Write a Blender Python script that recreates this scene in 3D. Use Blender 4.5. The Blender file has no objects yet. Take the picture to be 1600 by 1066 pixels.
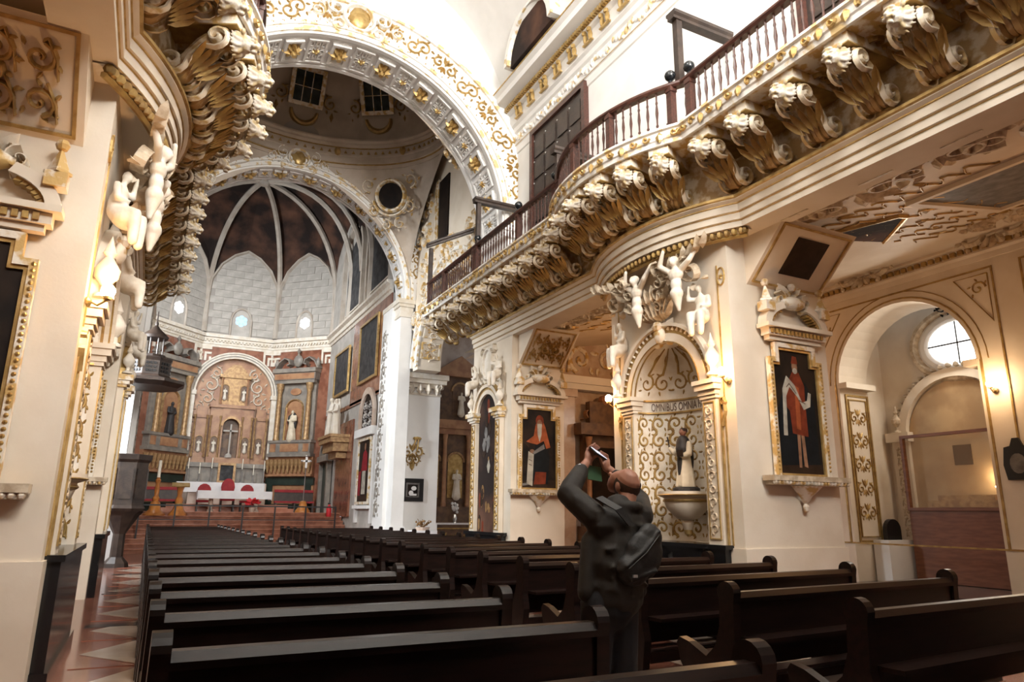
import bpy, bmesh, math, random
from math import sin, cos, pi, sqrt, atan2
from mathutils import Vector as V, Matrix
random.seed(7)
S = bpy.context.scene
COL = S.collection
# ------------------------------------------------------------------ camera
cd = bpy.data.cameras.new('camera'); cam = bpy.data.objects.new('camera', cd); COL.objects.link(cam)
cd.sensor_width = 36; cd.lens = 36 * 1090 / 1600; cd.clip_end = 200; cd.clip_start = .05
_X = (0.89069, -0.11787, -0.43907); _Y = (-0.45449, -0.20818, -0.86608); _Z = (0.01068, 0.97096, -0.23899)
cam.matrix_world = Matrix((( *_X, -3.1), (*_Y, 0), (*_Z, 1.42), (0, 0, 0, 1)))
S.camera = cam
# ------------------------------------------------------------------ light
S.view_settings.view_transform = 'Standard'; S.view_settings.look = 'None'
S.view_settings.exposure = 0.0; S.view_settings.gamma = 1; S.view_settings.use_curve_mapping = False
w = bpy.data.worlds.new('world'); S.world = w; w.use_nodes = True
w.node_tree.nodes['Background'].inputs[0].default_value = (.75, .85, 1, 1)
w.node_tree.nodes['Background'].inputs[1].default_value = 1.0
def area(name, loc, target, sx, sy, power, col, spread=pi):
    l = bpy.data.lights.new(name, 'AREA'); l.shape = 'RECTANGLE'; l.size = sx; l.size_y = sy
    l.energy = power; l.color = col; l.spread = spread
    o = bpy.data.objects.new(name, l); COL.objects.link(o); o.location = loc
    o.rotation_euler = (V(target) - V(loc)).to_track_quat('-Z', 'Y').to_euler()
    return o
DAY = (1, .97, .93)
area('west_window_daylight', (0, -5.6, 10.2), (0, 12, 9.2), 4.6, 4.6, 3000, DAY)
area('clerestory_daylight_left', (-3.3, 4.5, 12.1), (3.6, 8.5, 8.5), 2.4, 1.3, 520, DAY)
area('clerestory_daylight_right', (3.3, 4.5, 12.1), (-3.6, 7.5, 7.5), 2.4, 1.3, 230, DAY)
area('transept_daylight_left', (-8.6, 18.6, 6.2), (4, 21.5, 2.6), 2.6, 3.6, 1050, (.93, .97, 1), 1.7)
area('apse_daylight_left', (-3.75, 26.5, 11.2), (2, 34, 8), 1.6, 3.2, 900, (.95, .98, 1), 2.2)
area('oculus_daylight', (11.0, 8.3, 4.8), (6, 8.2, 1), 1.0, .8, 60, (1, .93, .82))
# ------------------------------------------------------------------ helpers
class MB:
    def __init__(s, T=None): s.v = []; s.f = []; s.T = T; s.mi = []; s.m = 0
    def add(s, vs, fs):
        b = len(s.v)
        if s.T is not None: vs = [s.T @ V(p) for p in vs]
        s.v += [tuple(p) for p in vs]; s.f += [tuple(b + i for i in f) for f in fs]; s.mi += [s.m] * len(fs)
        return s
    def box(s, x0, x1, y0, y1, z0, z1):
        return s.add([(x0,y0,z0),(x1,y0,z0),(x1,y1,z0),(x0,y1,z0),(x0,y0,z1),(x1,y0,z1),(x1,y1,z1),(x0,y1,z1)],
                     [(0,3,2,1),(4,5,6,7),(0,1,5,4),(1,2,6,5),(2,3,7,6),(3,0,4,7)])
    def prism(s, poly, F, t0, t1):          # poly 2D ccw, F(a,b,h)
        n = len(poly)
        vs = [F(a, b, t0) for a, b in poly] + [F(a, b, t1) for a, b in poly]
        return s.add(vs, [tuple(range(n))[::-1], tuple(range(n, 2*n))] + [(i, (i+1) % n, n+(i+1) % n, n+i) for i in range(n)])
    def lathe(s, prof, c=(0,0,0), n=12, a0=0, a1=2*pi, ax=None):
        full = abs(a1-a0) > 6.28; m = n if full else n+1; vs = []
        for r, z in prof:
            for k in range(m):
                t = a0 + (a1-a0)*k/n; p = V((r*cos(t), r*sin(t), z))
                if ax: p = ax @ p
                vs.append(V(c)+p)
        fs = []
        for j in range(len(prof)-1):
            for k in range(n):
                k2 = (k+1) % m
                fs.append((j*m+k, j*m+k2, (j+1)*m+k2, (j+1)*m+k))
        if full and prof[0][0] > 1e-4: fs.append(tuple(range(m))[::-1])
        if full and prof[-1][0] > 1e-4: fs.append(tuple(range((len(prof)-1)*m, len(prof)*m)))
        return s.add(vs, fs)
    def sph(s, c, r, n=8, sq=(1,1,1)):
        return s.add(*_sph(c, r, n, sq))
    def tube(s, pts, r, n=6, cap=True, closed=False):
        pts = [V(p) for p in pts]; N = len(pts); vs = []; up = None
        for i, p in enumerate(pts):
            if closed: t = pts[(i+1) % N]-pts[i-1]
            else: t = pts[min(i+1, N-1)]-pts[max(i-1, 0)]
            t.normalize()
            if up is None:
                up = V((0,0,1)) if abs(t.z) < .9 else V((1,0,0))
            a = t.cross(up)
            if a.length < 1e-5: a = t.orthogonal()
            a.normalize(); b = a.cross(t); up = b
            rr = r(i/(N-1)) if callable(r) else r
            for k in range(n):
                q = 2*pi*k/n; vs.append(p + a*(rr*cos(q)) + b*(rr*sin(q)))
        fs = [(i*n+k, i*n+(k+1) % n, ((i+1) % N)*n+(k+1) % n, ((i+1) % N)*n+k) for i in range(N if closed else N-1) for k in range(n)]
        if cap and not closed: fs += [tuple(range(n))[::-1], tuple(range((N-1)*n, N*n))]
        return s.add(vs, fs)
    def sweep(s, path, prof, nrm=None, closed=False, caps=True):
        # path: list of (point, out_vector, up_vector); prof: closed 2D outline (out, up)
        N = len(path); n = len(prof); vs = []
        for p, o, u in path:
            for a, b in prof: vs.append(V(p)+V(o)*a+V(u)*b)
        fs = [(i*n+k, ((i+1) % N)*n+k, ((i+1) % N)*n+(k+1) % n, i*n+(k+1) % n) for i in range(N if closed else N-1) for k in range(n)]
        if caps and not closed: fs += [tuple(range(n)), tuple(range((N-1)*n, N*n))[::-1]]
        return s.add(vs, fs)
    def build(s, name, mat, parent=None, smooth=False, loc=None):
        me = bpy.data.meshes.new(name); me.from_pydata(s.v, [], s.f)
        mats = mat if isinstance(mat, (list, tuple)) else [mat]
        for m in mats: me.materials.append(M[m] if isinstance(m, str) else m)
        if len(mats) > 1: me.polygons.foreach_set('material_index', s.mi)
        bm = bmesh.new(); bm.from_mesh(me); bmesh.ops.recalc_face_normals(bm, faces=bm.faces); bm.to_mesh(me); bm.free()
        if smooth:
            me.polygons.foreach_set('use_smooth', [True]*len(me.polygons))
            if smooth != 'all': me.set_sharp_from_angle(angle=math.radians(40))
        o = bpy.data.objects.new(name, me); COL.objects.link(o)
        if parent: o.parent = parent
        if loc: o.location = loc
        return o
_sc = {}
def _sph(c, r, n, sq):
    vs = [(0,0,1)]; m = max(4, n//2)
    for j in range(1, m):
        for k in range(n):
            a = pi*j/m; b = 2*pi*k/n; vs.append((sin(a)*cos(b), sin(a)*sin(b), cos(a)))
    vs.append((0,0,-1)); L = len(vs)-1
    fs = [(0, 1+k, 1+(k+1) % n) for k in range(n)]
    for j in range(m-2):
        for k in range(n):
            fs.append((1+j*n+k, 1+(j+1)*n+k, 1+(j+1)*n+(k+1) % n, 1+j*n+(k+1) % n))
    fs += [(L, 1+(m-2)*n+(k+1) % n, 1+(m-2)*n+k) for k in range(n)]
    c = V(c)
    return [(c.x+x*r*sq[0], c.y+y*r*sq[1], c.z+z*r*sq[2]) for x, y, z in vs], fs
def empty(name, loc=(0,0,0), rz=0):
    o = bpy.data.objects.new(name, None); COL.objects.link(o); o.location = loc; o.rotation_euler = (0,0,rz); o.empty_display_size = .2
    return o
def tag(o, label, cat, group=None, kind=None):
    o['label'] = label
    if cat: o['category'] = cat
    if group: o['group'] = group
    if kind: o['kind'] = kind
    return o
def thing(name, label, cat, loc=(0,0,0), rz=0, group=None): return tag(empty(name, loc, rz), label, cat, group)
def struct(o):
    o['kind'] = 'structure'; return o
def stuff(o):
    o['kind'] = 'stuff'; return o
def copy_tree(o, parent=None):
    c = o.copy(); COL.objects.link(c); c.parent = parent
    for ch in list(o.children): copy_tree(ch, c)
    return c
def inst(o, parent, T):
    c = o.copy(); COL.objects.link(c); c.parent = parent; c.matrix_local = T
    for ch in list(o.children):
        d = ch.copy(); COL.objects.link(d); d.parent = c
    return c
def FP(o, u, v):
    o, u, v = V(o), V(u).normalized(), V(v).normalized(); n = u.cross(v)
    return lambda a, b, h=0: o+u*a+v*b+n*h
# ---- sculpture: capsules / ellipsoids fused with a voxel remesh
def sculpt(parts, voxel=.02, smooth=3):
    mb = MB()
    for p in parts:
        if p[0] == 'e': mb.sph(p[1], 1, 12, p[2]) if len(p) < 4 else mb.add([V(p[1])+p[3] @ (V(q)-V(p[1])) for q in _sph(p[1], 1, 12, p[2])[0]], _sph(p[1], 1, 12, p[2])[1])
        else:
            pts, rs = p[1], p[2]; n = len(pts)-1; P = []; R = []
            for i in range(n):
                for k in range(4):
                    t = k/4; P.append(V(pts[i]).lerp(V(pts[i+1]), t)); R.append(rs[i]*(1-t)+rs[i+1]*t)
            P.append(V(pts[-1])); R.append(rs[-1])
            mb.tube(P, lambda s: R[min(len(R)-1, int(round(s*(len(R)-1))))], 10)
            for q, r in ((pts[0], rs[0]), (pts[-1], rs[-1])): mb.sph(q, r*.99, 10)
    me = bpy.data.meshes.new('s'); me.from_pydata(mb.v, [], mb.f)
    bm = bmesh.new(); bm.from_mesh(me); bmesh.ops.recalc_face_normals(bm, faces=bm.faces); bm.to_mesh(me); bm.free()
    o = bpy.data.objects.new('s', me); COL.objects.link(o)
    r = o.modifiers.new('r', 'REMESH'); r.mode = 'VOXEL'; r.voxel_size = voxel
    if smooth:
        q = o.modifiers.new('q', 'SMOOTH'); q.iterations = smooth; q.factor = .5
    dg = bpy.context.evaluated_depsgraph_get(); out = bpy.data.meshes.new_from_object(o.evaluated_get(dg))
    bpy.data.objects.remove(o); out.polygons.foreach_set('use_smooth', [True]*len(out.polygons))
    return out
def mesh_obj(name, me, mat, parent=None, loc=(0,0,0), rz=0, sc=1):
    o = bpy.data.objects.new(name, me)
    if not me.materials: me.materials.append(M[mat])
    COL.objects.link(o); o.parent = parent; o.location = loc; o.rotation_euler = (0,0,rz)
    o.scale = (sc,)*3 if not isinstance(sc, tuple) else sc
    return o
# ------------------------------------------------------------------ materials
M = {}
def mat(name, c1, c2=None, scale=4, rough=.6, metal=0, bump=0, bscale=None, lo=.4, hi=.6, emit=0, spec=.5, stretch=None, detail=4):
    m = bpy.data.materials.new(name); m.use_nodes = True; nt = m.node_tree; b = nt.nodes['Principled BSDF']
    b.inputs['Roughness'].default_value = rough; b.inputs['Metallic'].default_value = metal
    b.inputs['Specular IOR Level'].default_value = spec
    b.inputs['Base Color'].default_value = (*c1, 1)
    tc = nt.nodes.new('ShaderNodeTexCoord'); src = tc.outputs['Object']
    if stretch:
        mp = nt.nodes.new('ShaderNodeMapping'); mp.inputs['Scale'].default_value = stretch
        nt.links.new(src, mp.inputs[0]); src = mp.outputs[0]
    if c2:
        n = nt.nodes.new('ShaderNodeTexNoise'); n.inputs['Scale'].default_value = scale; n.inputs['Detail'].default_value = detail
        nt.links.new(src, n.inputs['Vector'])
        r = nt.nodes.new('ShaderNodeValToRGB'); r.color_ramp.elements[0].position = lo; r.color_ramp.elements[1].position = hi
        r.color_ramp.elements[0].color = (*c1, 1); r.color_ramp.elements[1].color = (*c2, 1)
        nt.links.new(n.outputs[0], r.inputs[0]); nt.links.new(r.outputs[0], b.inputs['Base Color'])
    if bump:
        n = nt.nodes.new('ShaderNodeTexNoise'); n.inputs['Scale'].default_value = bscale or 30; n.inputs['Detail'].default_value = 5
        nt.links.new(src, n.inputs['Vector'])
        k = nt.nodes.new('ShaderNodeBump'); k.inputs['Strength'].default_value = bump; k.inputs['Distance'].default_value = .02
        nt.links.new(n.outputs[0], k.inputs['Height']); nt.links.new(k.outputs[0], b.inputs['Normal'])
    if emit:
        b.inputs['Emission Color'].default_value = (*c1, 1); b.inputs['Emission Strength'].default_value = emit
    M[name] = m; return m
mat('cream', (.72,.64,.53), (.66,.575,.46), 1.5, .62, bump=.05)
mat('white', (.80,.79,.77), (.74,.73,.71), 1.2, .65, bump=.04)
mat('gilt', (.76,.70,.60), (.55,.36,.13), 6, .5, .15, bump=.25, bscale=25, lo=.46, hi=.56)
mat('giltwhite', (.82,.80,.76), (.66,.49,.24), 5, .5, .1, bump=.2, bscale=30, lo=.52, hi=.6)
mat('shadegilt', (.58,.47,.33), (.36,.22,.08), 7, .5, .1, bump=.3, bscale=25, lo=.40, hi=.55)  # gilt darkened: shade under the corbels is put into the colour
mat('lionstucco', (.47,.42,.35), (.36,.27,.14), 9, .6, bump=.2, lo=.48, hi=.62)
mat('palegilt', (.70,.62,.49), (.52,.36,.15), 8, .5, .1, bump=.2, lo=.45, hi=.58)
mat('gold', (.56,.39,.16), (.40,.26,.09), 8, .38, .55, bump=.1)
mat('oldgold', (.42,.28,.09), (.30,.18,.06), 7, .45, .35, bump=.15)
mat('palerelief', (.74,.69,.61), (.66,.59,.48), 5, .55, bump=.1)
mat('brownrelief', (.40,.31,.21), (.62,.53,.40), 9, .6, bump=.2)
mat('pew', (.0065,.0035,.0028), (.014,.0065,.005), 3, .32, bump=.03, stretch=(1,8,8), spec=.3)
mat('railwood', (.085,.032,.022), (.045,.018,.013), 5, .35, bump=.05, stretch=(6,1,6))
mat('darkwood', (.030,.020,.016), (.05,.033,.025), 6, .45, bump=.15)
mat('blackmarble', (.010,.010,.011), (.06,.058,.055), 3, .16, lo=.62, hi=.72)
mat('blackball', (.01,.012,.014), None, rough=.12)
mat('redmarble', (.36,.14,.085), (.50,.24,.16), 3, .2, lo=.35, hi=.7)
mat('palemarble', (.62,.52,.44), (.50,.38,.30), 2.5, .2)
mat('brownmarble', (.20,.075,.045), (.30,.13,.08), 3, .18)
mat('floorred', (.22,.08,.05), (.30,.12,.08), 2, .14)
mat('floorpale', (.55,.46,.38), (.45,.36,.29), 2, .14)
mat('floordark', (.05,.04,.038), (.09,.07,.06), 2, .14)
mat('stone', (.50,.47,.43), (.40,.375,.34), 2.2, .8, bump=.2, bscale=14)
mat('stonedark', (.36,.33,.30), None, rough=.85)
mat('rib', (.42,.36,.30), (.50,.45,.39), 2, .75, bump=.1)
mat('fresco', (.030,.022,.020), (.15,.075,.05), .9, .85, spec=.1, lo=.42, hi=.72, detail=8)
mat('retable', (.30,.14,.075), (.42,.23,.12), 3, .4)
mat('retablegrey', (.20,.18,.16), (.28,.25,.21), 4, .45)
mat('retablegold', (.46,.30,.14), (.30,.17,.08), 9, .4, .3, bump=.2)
mat('retabledark', (.10,.055,.035), (.17,.095,.05), 5, .45)
mat('greendark', (.018,.030,.024), (.03,.045,.035), 4, .4)
mat('canvasdark', (.008,.006,.0055), (.022,.014,.010), 2.5, .55, spec=.15)
mat('dimplaster', (.50,.43,.36), (.42,.35,.28), 1.5, .7)  # pale plaster darkened, the dimness inside the dome is put into the colour
mat('canvasgrey', (.075,.075,.078), (.035,.035,.037), 3, .6, spec=.15)
mat('cloth', (.82,.83,.84), (.76,.77,.79), 3, .8)
mat('redcloth', (.25,.012,.018), (.33,.02,.025), 5, .7)
mat('redflower', (.55,.02,.03), None, rough=.6)
mat('green', (.05,.16,.04), None, rough=.6)
mat('orangewood', (.55,.22,.05), (.42,.15,.035), 5, .3)
mat('candle', (.85,.80,.68), None, rough=.5)
mat('iron', (.012,.012,.013), None, rough=.4, metal=.3)
mat('silver', (.6,.6,.6), None, rough=.3, metal=.8)
mat('skin', (.36,.165,.105), (.28,.12,.075), 6, .5)
mat('hair', (.035,.02,.015), (.10,.05,.035), 12, .6)
mat('jacket', (.0105,.008,.0062), (.016,.0125,.009), 8, .75, bump=.25, bscale=10)
mat('jeans', (.004,.0045,.0065), (.007,.0075,.011), 8, .85, bump=.1)
mat('bagcloth', (.0045,.004,.004), (.008,.007,.0065), 8, .6, bump=.15)
mat('black', (.008,.008,.009), None, rough=.35)
mat('habitwhite', (.70,.62,.48), (.60,.52,.39), 6, .6)
mat('habitblack', (.025,.022,.022), None, rough=.6)
mat('phonescreen', (.65,.70,.85), None, rough=.2, emit=.8)
mat('greencase', (.04,.11,.05), None, rough=.5)
mat('bulb', (1,.78,.48), None, emit=45)
mat('bulbcool', (1,.93,.82), None, emit=25)
mat('skywin', (.92,.96,1), None, emit=5.5)
mat('skyblue', (.30,.58,.90), None, emit=1.3)
mat('skyoculus', (1,.99,.96), None, emit=2.6)
mat('darkpane', (.012,.018,.018), (.03,.04,.04), 4, .15)
mat('caseglow', (.50,.36,.20), (.38,.25,.13), 1.5, .5)
mat('casewood', (.20,.075,.035), (.15,.052,.024), 3, .4, stretch=(1,1,6))
for nm, c in dict(p_red=(.22,.042,.018), p_orange=(.40,.10,.035), p_skin=(.32,.17,.10), p_white=(.50,.46,.38), p_blue=(.010,.013,.016), p_grey=(.22,.21,.20),
                  p_brown=(.04,.022,.014), p_sky=(.20,.20,.21), p_crimson=(.30,.02,.03), p_ochre=(.30,.17,.07), p_text=(.16,.12,.09)).items():
    mat(nm, c, tuple(k*.45 for k in c), 7, .6, lo=.3, hi=.75, spec=.15)
m = bpy.data.materials.new('caseglass'); m.use_nodes = True; b = m.node_tree.nodes['Principled BSDF']
b.inputs['Alpha'].default_value = .18; b.inputs['Roughness'].default_value = .05; b.inputs['Base Color'].default_value = (.5,.4,.3,1); M['caseglass'] = m
# ---- relief ornament in a frame F(a, b, h)
def ribbon(mb, F, pts, w, h):
    n = len(pts); vs = []
    for i, (x, y) in enumerate(pts):
        x0, y0 = pts[max(0, i-1)]; x1, y1 = pts[min(n-1, i+1)]
        dx, dy = x1-x0, y1-y0; L = sqrt(dx*dx+dy*dy) or 1; nx, ny = -dy/L, dx/L
        ww = (w(i/(n-1)) if callable(w) else w)/2
        vs += [F(x+nx*ww, y+ny*ww, 0), F(x+nx*ww*.35, y+ny*ww*.35, h), F(x-nx*ww*.35, y-ny*ww*.35, h), F(x-nx*ww, y-ny*ww, 0)]
    fs = [(i*4+k, i*4+k+1, i*4+k+5, i*4+k+4) for i in range(n-1) for k in range(3)]
    fs += [(0, 1, 2, 3), (n*4-4, n*4-1, n*4-2, n*4-3)]
    mb.add(vs, fs)
def spiral(cx, cy, r, a0, turns, d=1, n=16, r1=.12):
    return [(cx+(r*(1-t)+r*r1*t)*cos(a0+d*2*pi*turns*t), cy+(r*(1-t)+r*r1*t)*sin(a0+d*2*pi*turns*t)) for t in [i/n for i in range(n+1)]]
def leaf(mb, F, x, y, ang, L, w, h):
    c, s = cos(ang), sin(ang)
    def p(a, b, hh): return F(x+a*c-b*s, y+a*s+b*c, hh)
    mb.add([p(0,0,0), p(.35*L,w/2,0), p(.75*L,w*.38,0), p(L,0,h*.3), p(.75*L,-w*.38,0), p(.35*L,-w/2,0), p(.35*L,0,h), p(.75*L,0,h*.8)],
           [(0,6,1),(1,6,7,2),(2,7,3),(3,7,4),(4,7,6,5),(5,6,0)])
def scroll(mb, F, cx, cy, r, a0, d, h, w=None, turns=1.3, leaves=4):
    w = w or r*.3
    ribbon(mb, F, spiral(cx, cy, r, a0, turns, d), lambda t: w*(1-.55*t), h)
    for k in range(leaves):
        a = a0+d*(.35+k*1.15); x, y = cx+r*.92*cos(a), cy+r*.92*sin(a)
        leaf(mb, F, x, y, a+d*.75, r*.62, r*.3, h)
    leaf(mb, F, cx, cy, a0, r*.3, r*.25, h)
def arabesque(mb, F, w, h, nx, ny, dens=5, hh=.015, skip=None):
    cw, ch = w/nx, h/ny; r = min(cw, ch)*.44
    for j in range(ny):
        for i in range(nx):
            x, y = (i+.5)*cw, (j+.5)*ch
            if skip and skip(x, y): continue
            mir = 1 if i < nx/2 else -1; d = mir*(1 if j % 2 else -1)
            scroll(mb, F, x, y, r, (pi/2 if j % 2 else -pi/2)+.3*d, d, hh, r*.42, 1.35, dens)
            ribbon(mb, F, [(x-mir*cw*.45, y-ch*.45), (x-mir*cw*.42, y), (x-mir*cw*.2, y+ch*.46)], r*.16, hh)
def motif(mb, F, x, y, s, h, seed=0):
    rnd = random.Random(seed)
    for d in (1, -1):
        scroll(mb, F, x+d*s*.42, y, s*.36, pi/2 if d > 0 else pi/2, d*-1, h, s*.14, 1.2, 3)
        leaf(mb, F, x, y+s*.1, pi/2-d*.5, s*.6, s*.22, h); leaf(mb, F, x, y-s*.05, -pi/2+d*.6, s*.5, s*.2, h)
    leaf(mb, F, x, y, pi/2, s*.62, s*.24, h*1.3); leaf(mb, F, x, y, -pi/2, s*.55, s*.2, h)
def rosette(mb, F, x, y, r, h, n=6):
    for k in range(n): leaf(mb, F, x, y, 2*pi*k/n, r, r*.62, h)
    mb.prism([(x+r*.25*cos(2*pi*k/6), y+r*.25*sin(2*pi*k/6)) for k in range(6)], F, 0, h*1.5)
def rect_frame(mb, F, x0, x1, y0, y1, w, h, h0=0):
    for a, b, c, d in ((x0, x1, y0, y0+w), (x0, x1, y1-w, y1), (x0, x0+w, y0+w, y1-w), (x1-w, x1, y0+w, y1-w)):
        mb.prism([(a,c),(b,c),(b,d),(a,d)], F, h0, h)
def arc(cx, cy, r, a0, a1, n): return [(cx+r*cos(a0+(a1-a0)*i/n), cy+r*sin(a0+(a1-a0)*i/n)) for i in range(n+1)]
def arch_band(mb, F, cx, cy, r0, r1, h0, h1, a0=0, a1=pi, n=20):
    for i in range(n):
        t0, t1 = a0+(a1-a0)*i/n, a0+(a1-a0)*(i+1)/n
        mb.prism([(cx+r0*cos(t0), cy+r0*sin(t0)), (cx+r1*cos(t0), cy+r1*sin(t0)), (cx+r1*cos(t1), cy+r1*sin(t1)), (cx+r0*cos(t1), cy+r0*sin(t1))], F, h0, h1)
def sbuild(mb, *a):
    o = mb.build(*a); o['kind'] = 'stuff'; return o
def rect(x0, x1, y0, y1): return [(x0,y0),(x1,y0),(x1,y1),(x0,y1)]
# ------------------------------------------------------------------ setting
ARX = lambda y: V((0, -1, 0))
def FN(x, y, s=1): return FP((x, y, 0), (0, -s, 0), (0, 0, 1))      # s=1: on a wall facing -X
def FY(x, y): return FP((x, y, 0), (1, 0, 0), (0, 0, 1))             # on a wall facing -Y
def arch_wall(mb, F, a0, a1, b0, b1, cx, r, zs, t0, t1, n=20, base=None):
    mb.prism(rect(a0, cx-r, b0, b1), F, t0, t1); mb.prism(rect(cx+r, a1, b0, b1), F, t0, t1)
    if base: mb.prism(rect(cx-r, cx+r, b0, base), F, t0, t1)
    P = arc(cx, zs, r, pi, 0, n)
    for i in range(n):
        (xa, ya), (xb, yb) = P[i], P[i+1]
        mb.prism([(xa, ya), (xb, yb), (xb, b1), (xa, b1)], F, t0, t1)
floor = struct(MB().box(-9.6, 12.6, -6.6, 37, -.3, 0).build('floor', 'floorred'))
def tile(name, poly, m, z=.006):
    return MB().prism(poly, lambda a, b, h: V((a, b, h)), 0, z).build(name, m, floor)
base_t = {}
for j in range(12):                       # saw-tooth marble border of the side passage
    y = 3.2 + j*1.55
    for k, (poly, m) in enumerate(((((-2.95,0),(-2.95,1.5),(-3.52,.75)), 'floorpale'), (((-3.56,0.02),(-3.56,1.5),(-2.99,1.53),(-3.54,.78)), 'floorred'))):
        if (k) not in base_t: base_t[k] = tile('tile', [(a, b) for a, b in poly][::-1] if k == 0 else [(-3.56,.03),(-3.02,.0),(-3.54,.72)][::1], m)
        o = base_t[k] if j == 0 else base_t[k].copy()
        if j: COL.objects.link(o)
        o.location = (0, y, 0)
for k, (x0, n, y0, nx, s) in enumerate(((-2.86, 14, 1.0, 9, .76), (5.9, 9, 4.2, 5, .8))):
    pr = {}
    for i in range(nx):
        for j in range(n):
            q = (i+j) % 2; x = x0+i*s; y = y0+j*s
            if q not in pr:
                pr[q] = tile('tile', rect(.01, s-.01, .01, s-.01), ('floorpale', 'floorred')[q]); o = pr[q]
            else:
                o = pr[q].copy(); COL.objects.link(o)
            o.location = (x, y, 0)
for y in (6.5, 10.4, 14.3, 18.2):
    tile('tile', rect(-3.6, -2.9, y, y+.28), 'floordark', .008)
# balcony / architrave line with the bow round the first pier
def bowline(x, y0, y1, ya, yb, sag, step=.5, nb=18):
    out = []
    def seg(a, b):
        n = max(1, int((b-a)/step))
        return [((x, a+(b-a)*i/n), (-1, 0)) for i in range(n+1)]
    c = (yb-ya)/2; R = (c*c+sag*sag)/(2*sag); ym = (ya+yb)/2; xc = x-sag+R; th = math.asin(c/R)
    bow = []
    for i in range(nb+1):
        t = -th+2*th*i/nb; bow.append(((xc-R*cos(t), ym+R*sin(t)), (-cos(t), sin(t))))
    return seg(y0, ya)+bow+seg(yb, y1)
def sweep_line(mb, line, prof, z):
    mb.sweep([((p[0], p[1], z), (o[0], o[1], 0), (0, 0, 1)) for p, o in line], prof)
W = 3.8
AL = bowline(W, -2, 15.7, 6.6, 10.1, .5)
def architrave(parent):
    mb = MB(); sweep_line(mb, AL, [(-.5,0),(0,0),(0,.09),(.035,.10),(.035,.2),(.07,.21),(.07,.32),(.13,.36),(.13,.42),(-.5,.42)], 5.32)
    a = mb.build('beam', 'cream', parent)
    mb = MB()
    for d, z, r in ((.005, .095, .012), (.04, .205, .012), (.075, .325, .014), (.135, .40, .03)):
        mb.tube([(p[0]+o[0]*d, p[1]+o[1]*d, 5.32+z) for p, o in AL], r, 5)
    mb.build('gold_line', 'gold', parent)
    mb = MB(); sweep_line(mb, AL, [(-.5,0),(-.02,0),(-.02,.78),(-.5,.78)], 5.74); mb.build('frieze', 'shadegilt', parent)
    mb = MB(); n = len(AL)          # soffit under the bow
    bow = [p for p, o in AL if 6.59 < p[1] < 10.11]
    mb.add([(p[0]+.0, p[1], 5.321) for p in bow]+[(W+.2, p[1], 5.30) for p in bow], [(i, i+1, len(bow)+i+1, len(bow)+i) for i in range(len(bow)-1)])
    mb.build('bow_soffit', 'cream', parent)
    # egg-and-leaf moulding under the bow
    mb = MB()
    for i in range(len(bow)-1):
        for t in (.25, .75):
            x = bow[i][0]*(1-t)+bow[i+1][0]*t; y = bow[i][1]*(1-t)+bow[i+1][1]*t
            mb.sph((x+.06, y, 5.27), .055, 6, (1, .8, 1))
    mb.tube([(p[0]+.1, p[1], 5.21) for p in bow], .035, 5)
    mb.build('egg_moulding', 'oldgold', parent, True)
tr = tag(empty('trim_1'), 'moulded cream architrave with gold lines bowing over the right pier', None, kind='structure')
architrave(tr)
t2 = copy_tree(tr); t2.name = 'trim_2'; t2.scale = (-1, 1, 1); t2['label'] = 'moulded cream architrave with gold lines bowing over the left pier'
# upper walls, gallery level
def upper_wall(s):
    mb = MB(); mb.box(4.2, 4.6, -6.6, 15.6, 6.45, 11.7)
    o = struct(mb.build('wall_right_upper' if s > 0 else 'wall_left_upper', 'white')); o.scale = (s, 1, 1)
    prof = [(-.3,0),(0,0),(.03,.02),(.05,.18),(.09,.22),(.09,.48),(.14,.52),(.16,.62),(.22,.66),(.22,.72),(.22,.98),(.30,1.02),(.36,1.12),(.36,1.17),(.62,1.2),(.62,1.36),(.70,1.42),(.70,1.5),(-.3,1.5)]
    line = [((4.2, -6.0+i), (-1, 0)) for i in range(0, 21)]; line.append(((4.2, 14.2), (-1, 0)))
    e = empty('trim_3' if s > 0 else 'trim_4'); e['kind'] = 'structure'
    mb = MB(); sweep_line(mb, line, prof, 10.2); mb.build('entablature', 'white', e)
    mb = MB()
    for y in [i*.62 for i in range(-3, 23)]:
        mb.T = None
        for q in (-.09, .09): mb.sph((4.2-.27, y+q, 11.05), .07, 6, (.8, .8, 1.8)); mb.sph((4.2-.30, y+q, 11.17), .06, 6)
        mb.box(3.90, 3.96, y-.17, y+.17, 10.90, 10.93)
    mb.build('bracket_ornament', 'gold', e, True)
    mb = MB(); rn = random.Random(3)
    for i in range(150):
        y = -2+i*.108; mb.sph((4.2-.10, y, 10.55+.06*sin(i*1.1)), .05+.02*rn.random(), 6, (.6, 1, 1.3))
        if i % 3 == 0: leaf(mb, FN(4.2-.10, y), 0, 10.45, 1.3+rn.random(), .2, .1, .05)
    mb.build('leaf_frieze', 'giltwhite', e, True)
    mb = MB()
    for i in range(210): mb.box(4.2-.42, 4.2-.34, -2+i*.077, -2+i*.077+.04, 11.24, 11.33)
    for d, z in ((.06, .2), (.70, 1.44), (.32, 1.05), (.165, .64)): mb.box(4.2-d-.02, 4.2-d, -4, 14.2, 10.2+z, 10.2+z+.03)
    mb.build('dentil', 'gold', e)
    e.scale = (s, 1, 1)
for s in (1, -1): upper_wall(s)
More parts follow.
